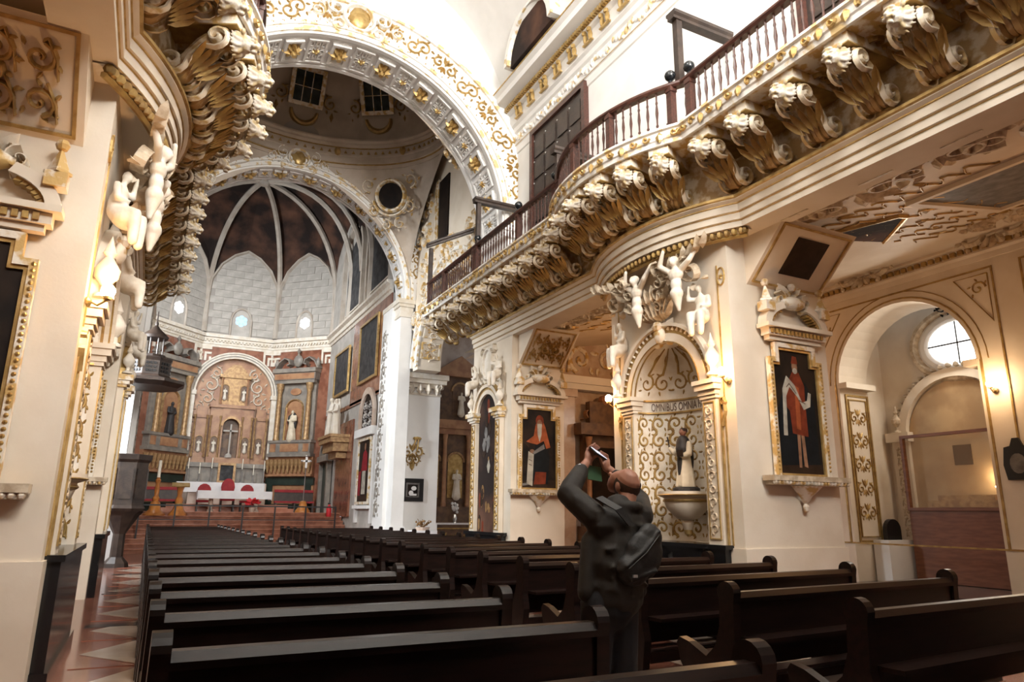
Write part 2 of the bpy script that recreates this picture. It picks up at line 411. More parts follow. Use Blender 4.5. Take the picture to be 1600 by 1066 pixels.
# nave vault with lunettes, and end wall behind
mb = MB(); VR, VZ = 3.97, 10.55
P = arc(0, VZ, VR, .30, pi-.30, 28)
mb.sweep([((0, y, 0), (1, 0, 0), (0, 0, 1)) for y in (-6.6, 14.25)], P+[(x*1.06, VZ+(z-VZ)*1.06) for x, z in P[::-1]])
ceil = struct(mb.build('ceiling', 'white', smooth=True))
for s in (1, -1):                                # lunette frames & painted lunettes against the vault sides
    for k, y in enumerate((12.1, 8.2, 4.3)):
        mb = MB(); F = FN(s*3.42, y, s)
        arch_band(mb, F, 0, 11.75, .95, 1.12, -.25, .12, n=16); mb.build('lunette_arch', 'giltwhite', ceil)
        mb = MB(); mb.prism(arc(0, 11.7, .97, 0, pi, 16), F, -.2, .02); mb.build('lunette_panel', 'fresco' if k == 0 else 'canvasgrey', ceil)
        mb = MB(); A = .82
        FV = lambda a, b, h, s=s, y=y: V((s*(VR-h)*cos(.42+b/VR), y-1.95-a, VZ+(VR-h)*sin(.42+b/VR)))
        rect_frame(mb, FV, -.45, .45, .5, 2.2, .07, .06); motif(mb, FV, 0, 1.3, .7, .08, k); mb.build('vault_panel', 'giltwhite', ceil)
mb = MB(); F = FP((0, -6.3, 0), (-1, 0, 0), (0, 0, 1))
mb.box(-9.6, 12.6, -6.6, -6.3, 0, 7.8); mb.box(-9.6, -2.4, -6.6, -6.3, 7.8, 12.6); mb.box(2.4, 12.6, -6.6, -6.3, 7.8, 12.6); mb.box(-4.6, 4.6, -6.6, -6.3, 12.6, 15)
struct(mb.build('wall_back', 'white'))
struct(MB().box(-4.6, 4.6, -6.3, -.6, 6.5, 6.75).build('floor_shade_slab', 'cream'))  # unseen slab added behind the camera to shade the pews from the window
wn = struct(MB().box(-2.4, 2.4, -6.55, -6.5, 7.8, 12.6).build('window_1', 'skywin'))
# near crossing arch: spandrel wall, archivolt, coffered soffit
AY0, AY1, AR, AZ = 14.2, 15.6, 3.85, 8.2
def big_arch(name, y0, y1, r, z, zt, hw, faces, coffer):
    e = struct(empty(name))
    mb = MB(); F = FY(0, y1); arch_wall(mb, F, -hw, hw, z, zt, 0, r, z, 0, y1-y0, 36); mb.build('spandrel', 'white', e, False)
    mb = MB(); F = FY(0, y0)
    for a, b, h in ((0, .10, .06), (.16, .24, .05), (.86, .95, .07)): arch_band(mb, F, 0, z, r+a, r+b, 0, h, n=40)
    mb.build('archivolt', 'giltwhite', e)
    mb = MB(); G = lambda a, b, h: F((r+.55+b)*cos(a), z+(r+.55+b)*sin(a), h)
    FA = lambda a, b, h: G(a/(r+.55), b, h)
    n = 17
    for i in range(n):
        t = (.12+(pi-.24)*(i+.5)/n)*(r+.55)
        if i % 2: motif(mb, FA, t, 0, .42, .06, i)
        else:
            scroll(mb, FA, t-.12, .05, .2, 0, 1, .05); scroll(mb, FA, t+.12, -.05, .2, pi, 1, .05)
    mb.build('face_scrollwork', 'gold', e)
    mb = MB()
    for i in range(n*3):
        t = .08+(pi-.16)*i/(n*3-1); rosette(mb, FA, t*(r+.55), -.33, .06, .05, 5)
    mb.build('face_rosette', 'gold', e)
    # soffit: coffers alternating square lattice and gold flower
    Fs = lambda a, b, h: V(((r-h)*cos(a/r), y0+(y1-y0)*.5+b, z+(r-h)*sin(a/r)))
    d = (y1-y0)/2
    mb = MB()
    for b0, b1, h in ((-d, -d+.12, .05), (d-.12, d, .05), (-d+.16, -d+.2, .03), (d-.2, d-.16, .03)):
        arcp = [(a, b0, b1) for a in [pi*r*i/60 for i in range(61)]]
        for i in range(60):
            a0, a1 = arcp[i][0], arcp[i+1][0]; mb.prism(rect(a0, a1, b0, b1), Fs, 0, h)
    n = coffer; L = pi*r/n
    for i in range(n):
        a = (i+.5)*L
        if i % 2 == 0:
            rect_frame(mb, Fs, a-L*.42, a+L*.42, -d+.24, d-.24, .05, .06)
            for p in range(3):
                for q in range(3):
                    if (p, q) != (1, 1):
                        rect_frame(mb, Fs, a-L*.36+p*L*.25, a-L*.36+p*L*.25+L*.21, -d+.32+q*(2*d-.64)/3, -d+.32+(q+.8)*(2*d-.64)/3, .03, .05)
            motif(mb, Fs, a, 0, L*.55, .06, i)
        else:
            rect_frame(mb, Fs, a-L*.40, a+L*.40, -d+.3, d-.3, .07, .08)
            for sx in (-1, 1): leaf(mb, Fs, a, sx*(d-.18), sx*pi/2, -.3, .3, .05)
    mb.build('coffer', 'white', e)
    g = None
    for i in range(n):
        a = (i+.5)*L; mb = MB(); big = i % 2
        rosette(mb, Fs, a, 0, .26 if big else .11, .14 if big else .09, 7); mb.build('gold_flower', 'gold', e)
    return e
a1 = big_arch('trim_5', AY0, AY1, AR, AZ, 15, 4.7, True, 22)
a2 = big_arch('trim_6', 21.6, 22.6, 3.85, 8.35, 12.75, 4.4, True, 25)
# crown cartouches at the arch heads
for e, y, z, s in ((a1, AY0, AZ+AR+.55, 1.0), (a2, 21.6, 8.35+3.85+.35, .9)):
    mb = MB(); F = FY(0, y)
    rn = [(.36*s*cos(2*pi*k/16), z+.34*s*sin(2*pi*k/16)) for k in range(17)]
    ribbon(mb, F, rn, .12*s, .1)
    for d in (1, -1):
        scroll(mb, F, d*.55*s, z+.1, .24*s, pi/2, -d, .1); scroll(mb, F, d*.45*s, z-.32*s, .2*s, -pi/2, d, .1); scroll(mb, F, d*.95*s, z-.1, .2*s, pi/2, d, .08)
    mb.build('cartouche', 'giltwhite', e)
    mb = MB(); mb.sph((0, y-.03, z), .24*s, 10, (1, .3, 1.2)); mb.build('cartouche_boss', 'gold', e, True)
# crossing: dome, ring, pendentives, transept walls
DC = (0, 18.6); DX, DY = 3.95, 3.05
def ell(k, n, sc=1): t = 2*pi*k/n; return (DX*sc*cos(t), DC[1]+DY*sc*sin(t))
dome = tag(empty('ceiling_dome'), 'shadowed oval dome with windows and gold garlands above the crossing', None, kind='structure')
mb = MB(); n = 48; vs = []; fs = []
for j in range(11):
    t = j/10*pi/2*.97
    for k in range(n):
        x, y = ell(k, n, cos(t)); vs.append((x, y, 13.35+3.4*sin(t)))
fs = [(j*n+k, j*n+(k+1) % n, (j+1)*n+(k+1) % n, (j+1)*n+k) for j in range(10) for k in range(n)]
mb.add(vs, fs); mb.build('dome_shell', 'dimplaster', dome, 'all')
mb = MB()
path = []
for k in range(n):
    t = 2*pi*k/n; x, y = ell(k, n); path.append(((x, y, 12.6), (-cos(t), -sin(t), 0), (0, 0, 1)))
mb.sweep(path, [(-.1,-.1),(0,-.1),(.03,.02),(.10,.05),(.10,.25),(.14,.28),(.14,.55),(.26,.62),(.26,.68),(.34,.72),(.34,.78),(-.1,.8)], closed=True); mb.build('ring_cornice', 'dimplaster', dome)
mb = MB()
for z, d, r in ((12.63, .04, .03), (13.37, .30, .035), (13.15, .15, .02)):
    mb.tube([(p[0]+o[0]*d, p[1]+o[1]*d, z) for p, o, u in path], r, 5, closed=True)
mb.build('gold_ring', 'oldgold', dome)
mb = MB()
for k in range(90):
    t = 2*pi*k/90; x, y = (DX-.16)*cos(t), DC[1]+(DY-.16)*sin(t)
    mb.prism([(-.05, 0), (.05, 0), (0, .1)], FP((x, y, 12.95), (-sin(t), cos(t), 0), (0, 0, 1)), -.03, .03) if k % 9 else mb.sph((x, y, 13.0), .12, 6, (1, 1, 1.3))
mb.build('ring_ornament', 'oldgold', dome)
for k in range(9):                              # dome windows with garlands
    t = pi/2+k*2*pi/9; el = .50
    c = V((DX*cos(el)*cos(t), DC[1]+DY*cos(el)*sin(t), 13.35+3.4*sin(el))); nrm = V((-cos(el)*cos(t)/DX, -cos(el)*sin(t)/DY, -sin(el)/3.4)).normalized()
    u = V((0, 0, 1)).cross(nrm).normalized(); v = nrm.cross(u); c = c+nrm*.14
    F = FP(c, u, v)
    wd = MB().prism(rect(-.42, .42, -.5, .5), F, .0, .04).build('dome_window', 'darkpane', dome)
    mb = MB(); rect_frame(mb, F, -.55, .55, -.62, .62, .13, .12); mb.box(0, 0, 0, 0, 0, 0)
    for q in (-.14, .14): mb.prism(rect(q-.012, q+.012, -.5, .5), F, .04, .06)
    mb.prism(rect(-.42, .42, -.01, .01), F, .04, .06); mb.build('window_frame', 'gilt', wd)
    mb = MB(); pts = arc(0, -.75, .42, pi, 2*pi, 10); G_ = lambda a, b, h: F(a, b, h+.05); ribbon(mb, G_, pts, lambda q: .1+.12*sin(pi*q), .14)
    for d in (1, -1): scroll(mb, F, d*.8, -.35, .24, pi/2, d, .1); leaf(mb, F, d*.9, -.6, -pi/2, .45, .2, .1)
    mb.build('garland', 'oldgold', dome)
def pendentive(sx, sy):
    # curved triangle between ring and the two arches
    y0 = 15.6 if sy < 0 else 21.6; N = 10; vs = []; fs = []
    cx, cy = sx*3.9, y0
    for j in range(N+1):
        q = j/N
        for i in range(N+1):
            p = i/N
            t0 = math.atan2(sy, sx); t = (t0 - .78 + 1.56*p)
            rx, ry = DX*cos(t), DC[1]+DY*sin(t)
            k = sin(q*pi/2)**.8
            x = cx+(rx-cx)*(q**1.6); y = cy+(ry-cy)*(q**1.6); z = 8.4+(12.6-8.4)*(q**.75)
            vs.append((x, y, z))
    fs = [(j*(N+1)+i, j*(N+1)+i+1, (j+1)*(N+1)+i+1, (j+1)*(N+1)+i) for j in range(N) for i in range(N)]
    MB().add(vs, fs).build('pendentive', 'dimplaster', dome, 'all')
    c = V((sx*2.95, y0-sy*.62, 11.65)); nrm = V((-sx*.75, -sy*.8, -.35)).normalized(); u = V((0,0,1)).cross(nrm).normalized(); F = FP(c, u, nrm.cross(u))
    md = MB().prism(arc(0, 0, .42, 0, 2*pi, 20)[:-1], F, 0, .05).build('medallion', 'canvasdark', dome)
    mb = MB(); ribbon(mb, F, arc(0, 0, .5, 0, 2*pi, 24), .16, .12); mb.build('medallion_frame', 'gilt', md)
    mb = MB()
    for d in (1, -1):
        scroll(mb, F, d*.75, .42, .25, -pi/2, d, .1); scroll(mb, F, d*.62, -.45, .22, pi/2, -d, .1); scroll(mb, F, d*.25, -.95, .2, pi/2, d, .1)
    ribbon(mb, F, arc(0, 0, .66, pi*1.05, pi*1.95, 14), .1, .1); mb.build('medallion_scrollwork', 'gilt', md)
for sx in (1, -1):
    for sy in (1, -1): pendentive(sx, sy)
MB().box(-4.6, 4.6, 15.5, 22.7, 16.8, 17).build('dome_cap', 'stonedark', dome)
mb = MB()
for x0, x1, y0, y1 in ((-4.8, -3.9, 15.3, 21.9), (3.9, 4.8, 15.3, 21.9)): mb.box(x0, x1, y0, y1, 12.7, 17)
mb.box(-4.6, 4.6, 15.0, 15.6, 12.7, 17); mb.box(-4.6, 4.6, 21.6, 22.0, 12.7, 17); mb.build('dome_drum', 'stonedark', dome)
# transept arches (sides of the crossing): lower arch seen beside the white pier
for s in (1, -1):
    e = struct(empty('trim_7' if s > 0 else 'trim_8'))
    mb = MB(); F = FN(4.2, 18.6); arch_wall(mb, F, -3, 3, 5.9, 12.8, 0, 2.55, 6.0, -.8, 0, 24); mb.build('transept_spandrel', 'cream', e)
    mb = MB(); arch_band(mb, F, 0, 6.0, 2.55, 2.75, -.1, .06, n=24); arch_band(mb, F, 0, 6.0, 3.0, 3.1, 0, .08, n=24); mb.build('transept_archivolt', 'giltwhite', e)
    mb = MB(); FA = lambda a, b, h: F((2.88+b)*cos(a/2.88), 6.0+(2.88+b)*sin(a/2.88), h)
    for i in range(22): rosette(mb, FA, .2+i*.41, 0, .1, .05, 5)
    Fs = lambda a, b, h: V((4.6+b, 18.6-(2.55-h)*cos(a/2.55), 6.0+(2.55-h)*sin(a/2.55)))
    for i in range(11): rect_frame(mb, Fs, .2+i*.7, .75+i*.7, -.33, .33, .06, .05); motif(mb, Fs, .48+i*.7, 0, .4, .06, i)
    FU = FN(4.2, 18.6); rect_frame(mb, FU, -1.3, -.1-.9, 9.6, 11.9, .08, .08)
    for q, (a, b) in enumerate(((-1.9, 9.3), (-2.3, 10.4), (-2.2, 11.4), (1.9, 9.3), (2.3, 10.4), (0, 9.2), (-1.7, 8.4), (1.7, 8.4), (-2.5, 7.6))): motif(mb, FU, a, b, .75, .12, q)
    mb.build('transept_ornament', 'gilt', e)
    MB().prism(rect(-1.9+.85, -.2, 9.7, 11.8), FU, 0, .05).build('transept_panel', 'canvasdark', e)
    e.scale = (s, 1, 1)
    mb = MB(); mb.box(8.9, 9.3, 15.6, 24, 0, 7.6); o = struct(mb.build('wall_transept_right' if s > 0 else 'wall_transept_left', 'stone')); o.scale = (s, 1, 1)
    mb = MB(); mb.box(4.3, 9.3, 23.5, 24, 0, 8.6); o = struct(mb.build('wall_transept_far_right' if s > 0 else 'wall_transept_far_left', 'palemarble')); o.scale = (s, 1, 1)
    mb = MB(); mb.box(5.0, 9.3, 15.5, 24, 8.6, 8.8); o = struct(mb.build('ceiling_transept_right' if s > 0 else 'ceiling_transept_left', 'stone')); o.scale = (s, 1, 1)
# white chancel-side crossing piers with pilaster, capitals
for s in (1, -1):
    e = struct(empty('wall_right_crossing' if s > 0 else 'wall_left_crossing'))
    mb = MB(); mb.box(4.15, 5.35, 22.0, 23.4, 0, 5.75); mb.box(3.75, 4.15, 21.75, 23.4, 0, 8.3); mb.box(3.62, 4.15, 22.3, 23.4, 0, 8.3); mb.box(4.15, 4.6, 22.0, 23.4, 5.75, 8.4); mb.build('pier_shaft', 'white', e)
    mb = MB(); mb.box(3.72, 4.2, 21.7, 23.4, 0, .95); mb.box(4.12, 5.38, 21.96, 23.4, 0, 1.05); mb.build('pier_base', 'white', e)
    mb = MB()
    for d, z0, z1 in ((.06, 7.75, 7.85), (.03, 7.85, 8.1), (.10, 8.1, 8.2), (.16, 8.2, 8.36)): mb.box(3.75-d, 4.15+d*.3, 21.75-d, 23.4, z0, z1)
    for d, z0, z1 in ((.03, 5.2, 5.28), (.08, 5.45, 5.6), (.16, 5.6, 5.75), (.22, 5.75, 5.92)): mb.box(4.15-d*.2, 5.35+d, 22.0-d, 23.4, z0, z1)
    mb.build('capital', 'palerelief', e)
    mb = MB(); F = FY(4.75, 21.95)
    for a in (-.45, -.15, .15, .45): leaf(mb, F, a, 5.22, pi/2, .4, .26, .12)
    for d in (1, -1): scroll(mb, F, d*.48, 5.5, .14, pi/2, -d, .1)
    F = FN(3.62, 22.9); arabesque(mb, FN(3.62, 23.2), .45, 4.6, 1, 9, 5, .03) if False else None
    mb.build('capital_leaf', 'palerelief', e)
    mb = MB(); F2 = lambda a, b, h: V((3.62-h, 23.25-a, b+1.2)); arabesque(mb, F2, .55, 6.3, 1, 11, 5, .03); mb.build('pilaster_scrollwork', 'retablegrey', e)
    e.scale = (s, 1, 1)
# chancel side walls, apse of stone blocks
CX_, CY0, CY1 = 3.95, 23.4, 33.25
for s in (1, -1):
    e = struct(empty('wall_right_chancel' if s > 0 else 'wall_left_chancel'))
    mb = MB(); mb.box(3.95, 4.35, 23.4, 33.3, 1.2, 9.2); mb.box(3.95, 4.35, 23.4, 33.3, 9.2, 15.5); mb.box(3.95, 4.35, 23.4, 29, 0, 1.2); mb.build('wall_face', 'stone', e)
    line = [((3.95, y), (-1, 0)) for y in (23.4, 28, 33.2)]
    mb = MB(); sweep_line(mb, line, [(-.1,0),(.05,0),(.08,.1),(.14,.13),(.14,.3),(.26,.38),(.26,.48),(-.1,.5)], 9.1); mb.build('cornice', 'palerelief', e)
    mb = MB(); mb.box(3.9, 3.95, 23.4, 28.6, 5.6, 9.1); mb.box(3.9, 3.95, 23.4, 33.2, 5.55, 5.7); mb.build('dado', 'brownmarble', e)
    mb = MB(); mb.box(3.88, 3.95, 27.75, 30.3, 1.2, 5.0); mb.build('marble_panel', 'brownmarble', e)
    for y in (25.2, 29.3):
        mb = MB(); F = FN(3.95, y)
        arch_band(mb, F, 0, 12.2, 1.55, 1.75, 0, .18, n=18); mb.prism(rect(-1.75, -1.55, 9.6, 12.2), F, 0, .18); mb.prism(rect(1.55, 1.75, 9.6, 12.2), F, 0, .18)
        mb.build('blind_arch', 'rib', e); MB().prism(arc(0, 12.0, 1.2, 0, pi, 14)+[(-1.2, 9.9), (1.2, 9.9)], F, 0, .03).build('blind_panel', 'canvasgrey', e)
        mb = MB(); rect_frame(mb, F, -1.3, 1.3, 9.75, 9.95, .06, .06); [mb.box(3.86, 3.95, y-1.36, y-1.26, 9.9+i*.16, 9.98+i*.16) for i in range(14)]; mb.build('blind_beading', 'palerelief', e)
    e.scale = (s, 1, 1)
AC = (0, 31.6); AP = 4.0
apse = tag(empty('wall_apse'), 'pale stone block apse wall with pointed bays above the altarpiece', None, kind='structure')
side = AP*math.tan(pi/8)*2
def FA8(k):    # frame on apse bay k (-1,0,1): a to the right as seen from the nave
    t = pi/2-k*pi/4; n = V((cos(t), sin(t), 0)); u = V((sin(t), -cos(t), 0))
    return FP(V((AC[0], AC[1], 0))+n*AP, u, (0, 0, 1))
sb = {}
for k in (-1, 0, 1):
    F = FA8(k); h = side/2
    mb = MB(); mb.prism(rect(-h-.1, h+.1, .0, 17), F, -.35, -.03); mb.build('wall_core', 'stonedark', apse)
    hw = .42 if k == 0 else .40
    for j in range(14):                      # courses
        z = 9.75+j*.36; off = (j % 2)*.42-.1
        a = -h+off
        while a < h:
            x0, x1 = max(a, -h)+.006, min(a+.84, h)-.006; zc = z+.18
            # window opening
            zo = 10.35; cut = []
            wdt = hw+.12 if zc < zo+.1 else sqrt(max(0, (hw+.12)**2-(zc-zo)**2*.55))
            if 9.7 < zc < zo+.72 and x1 > -wdt and x0 < wdt and wdt > 0:
                if x0 < -wdt-.03: cut.append((x0, -wdt))
                if x1 > wdt+.03: cut.append((wdt, x1))
            else: cut = [(x0, x1)]
            for (c0, c1) in cut:
                if c1-c0 > .05:
                    key = (round(c1-c0, 2), k)
                    d = .012*((j*7+int(a*10)) % 3)
                    if key in sb:
                        o = sb[key].copy(); COL.objects.link(o)
                    else:
                        L = round(c1-c0, 2); o = sb[key] = MB().prism(rect(0, L, 0, .348), lambda p, q, r: FP((0,0,0), (F(1,0)-F(0,0)), (0,0,1))(p, q, r), -.05, 0).build('stone_block', 'stone', apse)
                    o.location = F(c0, z, d)
            a += .84
    MB().prism(rect(-h-.1, h+.1, 14.7, 17), F, -.04, .03).build('vault_painting', 'fresco', apse)
    # pointed lancet edge and painted vault web
    mb = MB()
    for d in (1, -1):
        pts = [(d*(h-.05), 9.7), (d*(h-.05), 11.6), (d*(h*.93), 12.4), (d*h*.7, 13.2), (d*h*.36, 13.75), (0, 14.05)]
        ribbon(mb, F, pts, .16, .16)
    mb.build('pointed_arch', 'rib', apse)
    mb = MB()
    for d in (1, -1):
        mb.prism([(d*h*1.02, 11.6), (d*h*1.02, 15), (0, 15), (0, 14.05), (d*h*.36, 13.75), (d*h*.7, 13.2), (d*h*.93, 12.4)][::d], F, -.03, .05)
    mb.build('vault_painting', 'fresco', apse)
    win = empty('window_2' if k == 0 else 'window_%d' % (3 if k < 0 else 4)); struct(win)
    zo = 10.35; al = [(hw*cos(pi*i/12), zo+(.62 if k == 0 else .62)*sin(pi*i/12)) for i in range(13)]
    mb = MB(); outl = [(hw, 9.62)]+al+[(-hw, 9.62)]
    ribbon(mb, F, [(hw+.05, 9.62)]+[(x*1.12, zo+(z-zo)*1.12) for x, z in al]+[(-hw-.05, 9.62)], .12, .07); mb.build('window_surround', 'rib', win)
    MB().prism(outl, F, -.03, -.01).build('window_recess', 'stone', win)
    mb = MB(); R0 = .25
    for q in range(6):
        t = q*pi/3+pi/6; mb.prism(arc(.17*cos(t), zo+.08+.17*sin(t), .12, 0, 2*pi, 10)[:-1], F, -.01, .0)
    mb.prism(arc(0, zo+.08, .13, 0, 2*pi, 10)[:-1], F, -.01, .002); mb.build('rosette_pane', 'skyblue' if k == 0 else 'skywin', win)
# upper arch piers
for s in (1, -1):
    mb = MB(); mb.box(3.95, 4.7, 14.2, 15.6, 6.73, 8.3); mb.box(3.8, 4.75, 14.1, 15.65, 7.9, 8.25); mb.box(3.72, 4.75, 14.05, 15.65, 8.05, 8.2)
    o = struct(mb.build('trim_9' if s > 0 else 'trim_10', 'white')); o.scale = (s, 1, 1)
# apse ribs & keystone
KP = V((0, 31.6, 16.2))
mb = MB(); vr = []
corners = [V((s*side/2, AC[1]+AP, 0)) for s in (-1, 1)]+[V((s*AP, AC[1]+side/2, 0)) for s in (-1, 1)]+[V((s*3.95, 29.9, 0)) for s in (-1, 1)]+[V((s*3.95, 26.6, 0)) for s in (-1, 1)]+[V((s*3.95, 23.6, 0)) for s in (-1, 1)]
for c in corners:
    pts = []
    K = KP if c.y > 28 else (V((0, 28.4, 16.0)) if c.y > 25 else V((0, 25, 15.9)))
    for i in range(15):
        t = i/14; q = V((c.x, c.y, 0)).lerp(V((K.x, K.y, 0)), 1-cos(t*pi/2) if t < 1 else 1); q = V((c.x, c.y, 0)).lerp(V((K.x, K.y, 0)), t**1.7)
        z = 11.4+(K.z-11.4)*sin(t*pi/2)**.85; pts.append((q.x, q.y, z))
    if c.y > 29.5: mb.tube([(c.x*.985, c.y-.05, 9.7)]+pts, .13, 6)
    else: mb.tube([(c.x, c.y, 9.7)]+pts, .15, 6)
for s in (-1, 1): mb.tube([(s*3.95*(1-(i/10)**1.7), 28.2+3.4*(i/10)**1.7, 11.4+4.8*sin(i/10*pi/2)**.85) for i in range(11)], .11, 6)
mb.tube([KP, (0, 28.4, 16.05), (0, 25, 15.95), (0, 22.6, 15.9)], .12, 6)
mb.lathe([(0,-.25),(.2,-.22),(.3,-.05),(.3,.1)], KP, 10)
cvault = struct(mb.build('ceiling_ribs', 'rib', None, True))
mb = MB(); n = 16
def web(a, b, K):
    vs = []; m = 12
    for i in range(n+1):
        t = i/n
        for j in range(m+1):
            u = j/m; zb = 11.4+2.65*max(0, 1-abs(2*u-1))**.42; c = a.lerp(b, u)
            z = zb+(K.z+.12-zb)*sin(t*pi/2)**.85; q = V((c.x, c.y, 0)).lerp(V((K.x, K.y, 0)), t**1.7); vs.append((q.x*1.01, q.y+.06, z+.08))
    mb.add(vs, [(i*(m+1)+j, i*(m+1)+j+1, (i+1)*(m+1)+j+1, (i+1)*(m+1)+j) for i in range(n) for j in range(m)])
C = {(s, i): V((s*x, y, 0)) for s in (-1, 1) for i, (x, y) in enumerate(((side/2, AC[1]+AP), (AP, AC[1]+side/2), (4.0, 28.2), (4.0, 23)))}
web(C[-1,0], C[1,0], KP)
for s in (-1, 1): web(C[s,0], C[s,1], KP); web(C[s,1], C[s,2], KP); web(C[s,2], C[s,3], V((0, 27, 16.0)))
mb.box(-4.4, 4.4, 22.6, 36.2, 16.6, 16.8); mb.build('ceiling_apse', 'fresco', None, False)['kind'] = 'structure'
# apse entablature
for k in (-1, 0, 1):
    F = FA8(k); h = side/2+.06; mb = MB()
    for z0, z1, d in ((9.0, 9.12, .08), (9.12, 9.32, .12), (9.32, 9.44, .2), (9.44, 9.6, .3)): mb.prism(rect(-h, h, z0, z1), F, 0, d)
    for i in range(22): mb.prism(rect(-h+i*.16, -h+i*.16+.08, 9.24, 9.32), F, 0, .2)
    mb.build('apse_cornice', 'palerelief', apse)
    mb = MB(); mb.prism(rect(-h, h, 1.2, 9.0), F, 0, .05); mb.build('marble_facing', 'brownmarble', apse)
    mb = MB()
    for d in (-1, 1):
        c = d*(h-.28)
        for (x0, x1, z0, z1) in ((-.26, .26, 8.85, 9.0), (-.26, -.16, 8.3, 8.85), (-.05, .26, 8.62, 8.72), (-.05, .05, 8.3, 8.62), (.16, .26, 8.3, 8.5)): mb.prism(rect(c+x0, c+x1, z0, z1), F, .05, .12)
    mb.build('greek_key', 'palerelief', apse)
# sanctuary floor and marble steps
st = struct(empty('floor_sanctuary'))
for i in range(9):
    z = .148*(i+1); y = 26.6+i*.3
    mb = MB(); mb.box(-3.9, 3.9, y, y+.3 if i < 8 else 36.2, 0 if i == 8 else z-.148, z-.03); mb.box(-3.9, 3.9, y-.03, y+.3 if i < 8 else 36.2, z-.03, z)
    mb.m = 0
    mb.mi = [0]*6+[1]*6; mb.build('step', ['brownmarble', 'redmarble'], st)
mb = MB(); mb.box(-2.6, 2.6, 32.0, 36, 1.33, 1.48); mb.box(-2.4, 2.4, 32.3, 36, 1.48, 1.63); mb.build('altar_step', 'redmarble', st)
# ---- right aisle: far wall, ceiling, end wall
AX = 10.0
e = struct(empty('wall_aisle_right')); F = FN(AX, 0)
mb = MB()
# openings: two arches (far one wide in view, next one partly off frame)
arch_wall(mb, F, -11.9, -6.9, .0, 6.6, -8.65, 1.45, 4.2, -.9, 0, 22); arch_wall(mb, F, -6.9, -1.6, 0, 6.6, -4.3, 1.45, 4.2, -.9, 0, 22)
mb.prism(rect(-16.5, -11.9, 0, 6.6), F, -.9, 0); mb.prism(rect(-1.6, 6.5, 0, 6.6), F, -.9, 0); mb.build('wall_face', 'cream', e)
mb = MB()
for c in (-8.65, -4.3):
    ribbon(mb, F, arc(c, 4.2, 1.53, 0, pi, 24), .035, .02)
    ribbon(mb, F, arc(c, 4.2, 1.66, 0, pi, 24), .02, .02)
    for d in (1, -1):
        mb.prism(rect(c+d*1.53-.02, c+d*1.53+.02, .9, 4.2), F, 0, .02)
        P3 = [(c+d*1.85, 5.75), (c+d*1.85, 4.85), (c+d*1.25, 5.75)]
        ribbon(mb, F, P3+[P3[0]], .03, .02); scroll(mb, F, c+d*1.66, 5.5, .14, 0, d, .02)
    rect_frame(mb, F, c-1.95, c+1.95, .88, 5.86, .03, .02)
mb.build('gold_line', 'oldgold', e)
mb = MB()
for c in (-8.65, -4.3):
    for d in (1, -1): mb.prism(rect(c+d*1.45-.12-.1*d, c+d*1.45+.12-.1*d, 4.1, 4.22), F, -.9, .05)
mb.box(AX-.06, AX, -1.6, 7.0, 0, .85); mb.box(AX-.08, AX, -16, 12, -.0, .0); mb.build('impost', 'cream', e)
mb = MB(); line = [((AX, y), (-1, 0)) for y in (16.2, 8, -3)][::-1]
sweep_line(mb, line, [(-.1,0),(.03,0),(.05,.1),(.10,.14),(.10,.24),(.2,.3),(.2,.36),(-.1,.36)], 6.0); mb.build('cornice', 'cream', e)
mb = MB(); [mb.box(AX-.17, AX-.11, -3+i*.14, -3+i*.14+.09, 6.17, 6.25) for i in range(136)]; mb.build('dentil', 'oldgold', e)
mb = MB()
for y in (11.2, 9.0, 6.4, 4.3): motif(mb, FP((AX-.3, y, 6.32), (0, -1, 0), (.5, 0, .8)), 0, 0, .75, .08, int(y))
mb.build('corner_ornament', 'brownrelief', e)
# recess inner wall with oculus and lower arched case
F2 = FN(11.5, 8.65)
rec = struct(empty('wall_aisle_recess'))
mb = MB()
mb.box(11.5, 11.7, 6.4, 11.0, 0, 6.6); mb.box(10.95, 11.6, 10.13, 10.5, 0, 6.6); mb.box(10.9, 11.6, 2.4, 7.1, 0, 6.6); mb.box(10.9, 11.6, 1.6, 2.9, 0, 6.6); mb.build('wall_face', 'cream', rec)
mb = MB(); G = FN(10.0, 10.1)
Fj = FP((10.02, 10.095, 0), (1, 0, 0), (0, 0, 1)); rect_frame(mb, Fj, .12, .85, .9, 4.0, .04, .025); rect_frame(mb, Fj, .2, .77, 1.0, 3.9, .02, .025)
for i in range(5): motif(mb, Fj, .48, 1.5+i*.5, .32, .02, i)
mb.build('jamb_ornament', 'oldgold', rec)
wn = struct(empty('window_5')); oc = (.32, 4.95)
MB().prism([(oc[0]+.62*cos(2*pi*k/28), oc[1]+.45*sin(2*pi*k/28)) for k in range(28)], F2, .01, .03).build('pane', 'skyoculus', wn)
mb = MB(); ribbon(mb, F2, [(oc[0]+.95*cos(2*pi*k/32), oc[1]+.74*sin(2*pi*k/32)) for k in range(33)], .2, .12); mb.build('oculus_moulding', 'brownrelief', wn)
mb = MB(); ribbon(mb, F2, [(oc[0]+.75*cos(2*pi*k/32), oc[1]+.57*sin(2*pi*k/32)) for k in range(33)], .26, .05); mb.build('oculus_reveal', 'white', wn)
mb = MB(); mb.prism(rect(oc[0]-.62, oc[0]+.62, oc[1]-.02, oc[1]+.01), F2, .03, .05); mb.prism(rect(oc[0]-.01, oc[0]+.01, oc[1]-.45, oc[1]+.45), F2, .03, .05); motif(mb, F2, oc[0], oc[1]+.78, .4, .14, 1); mb.build('glazing_bar', 'iron', wn)
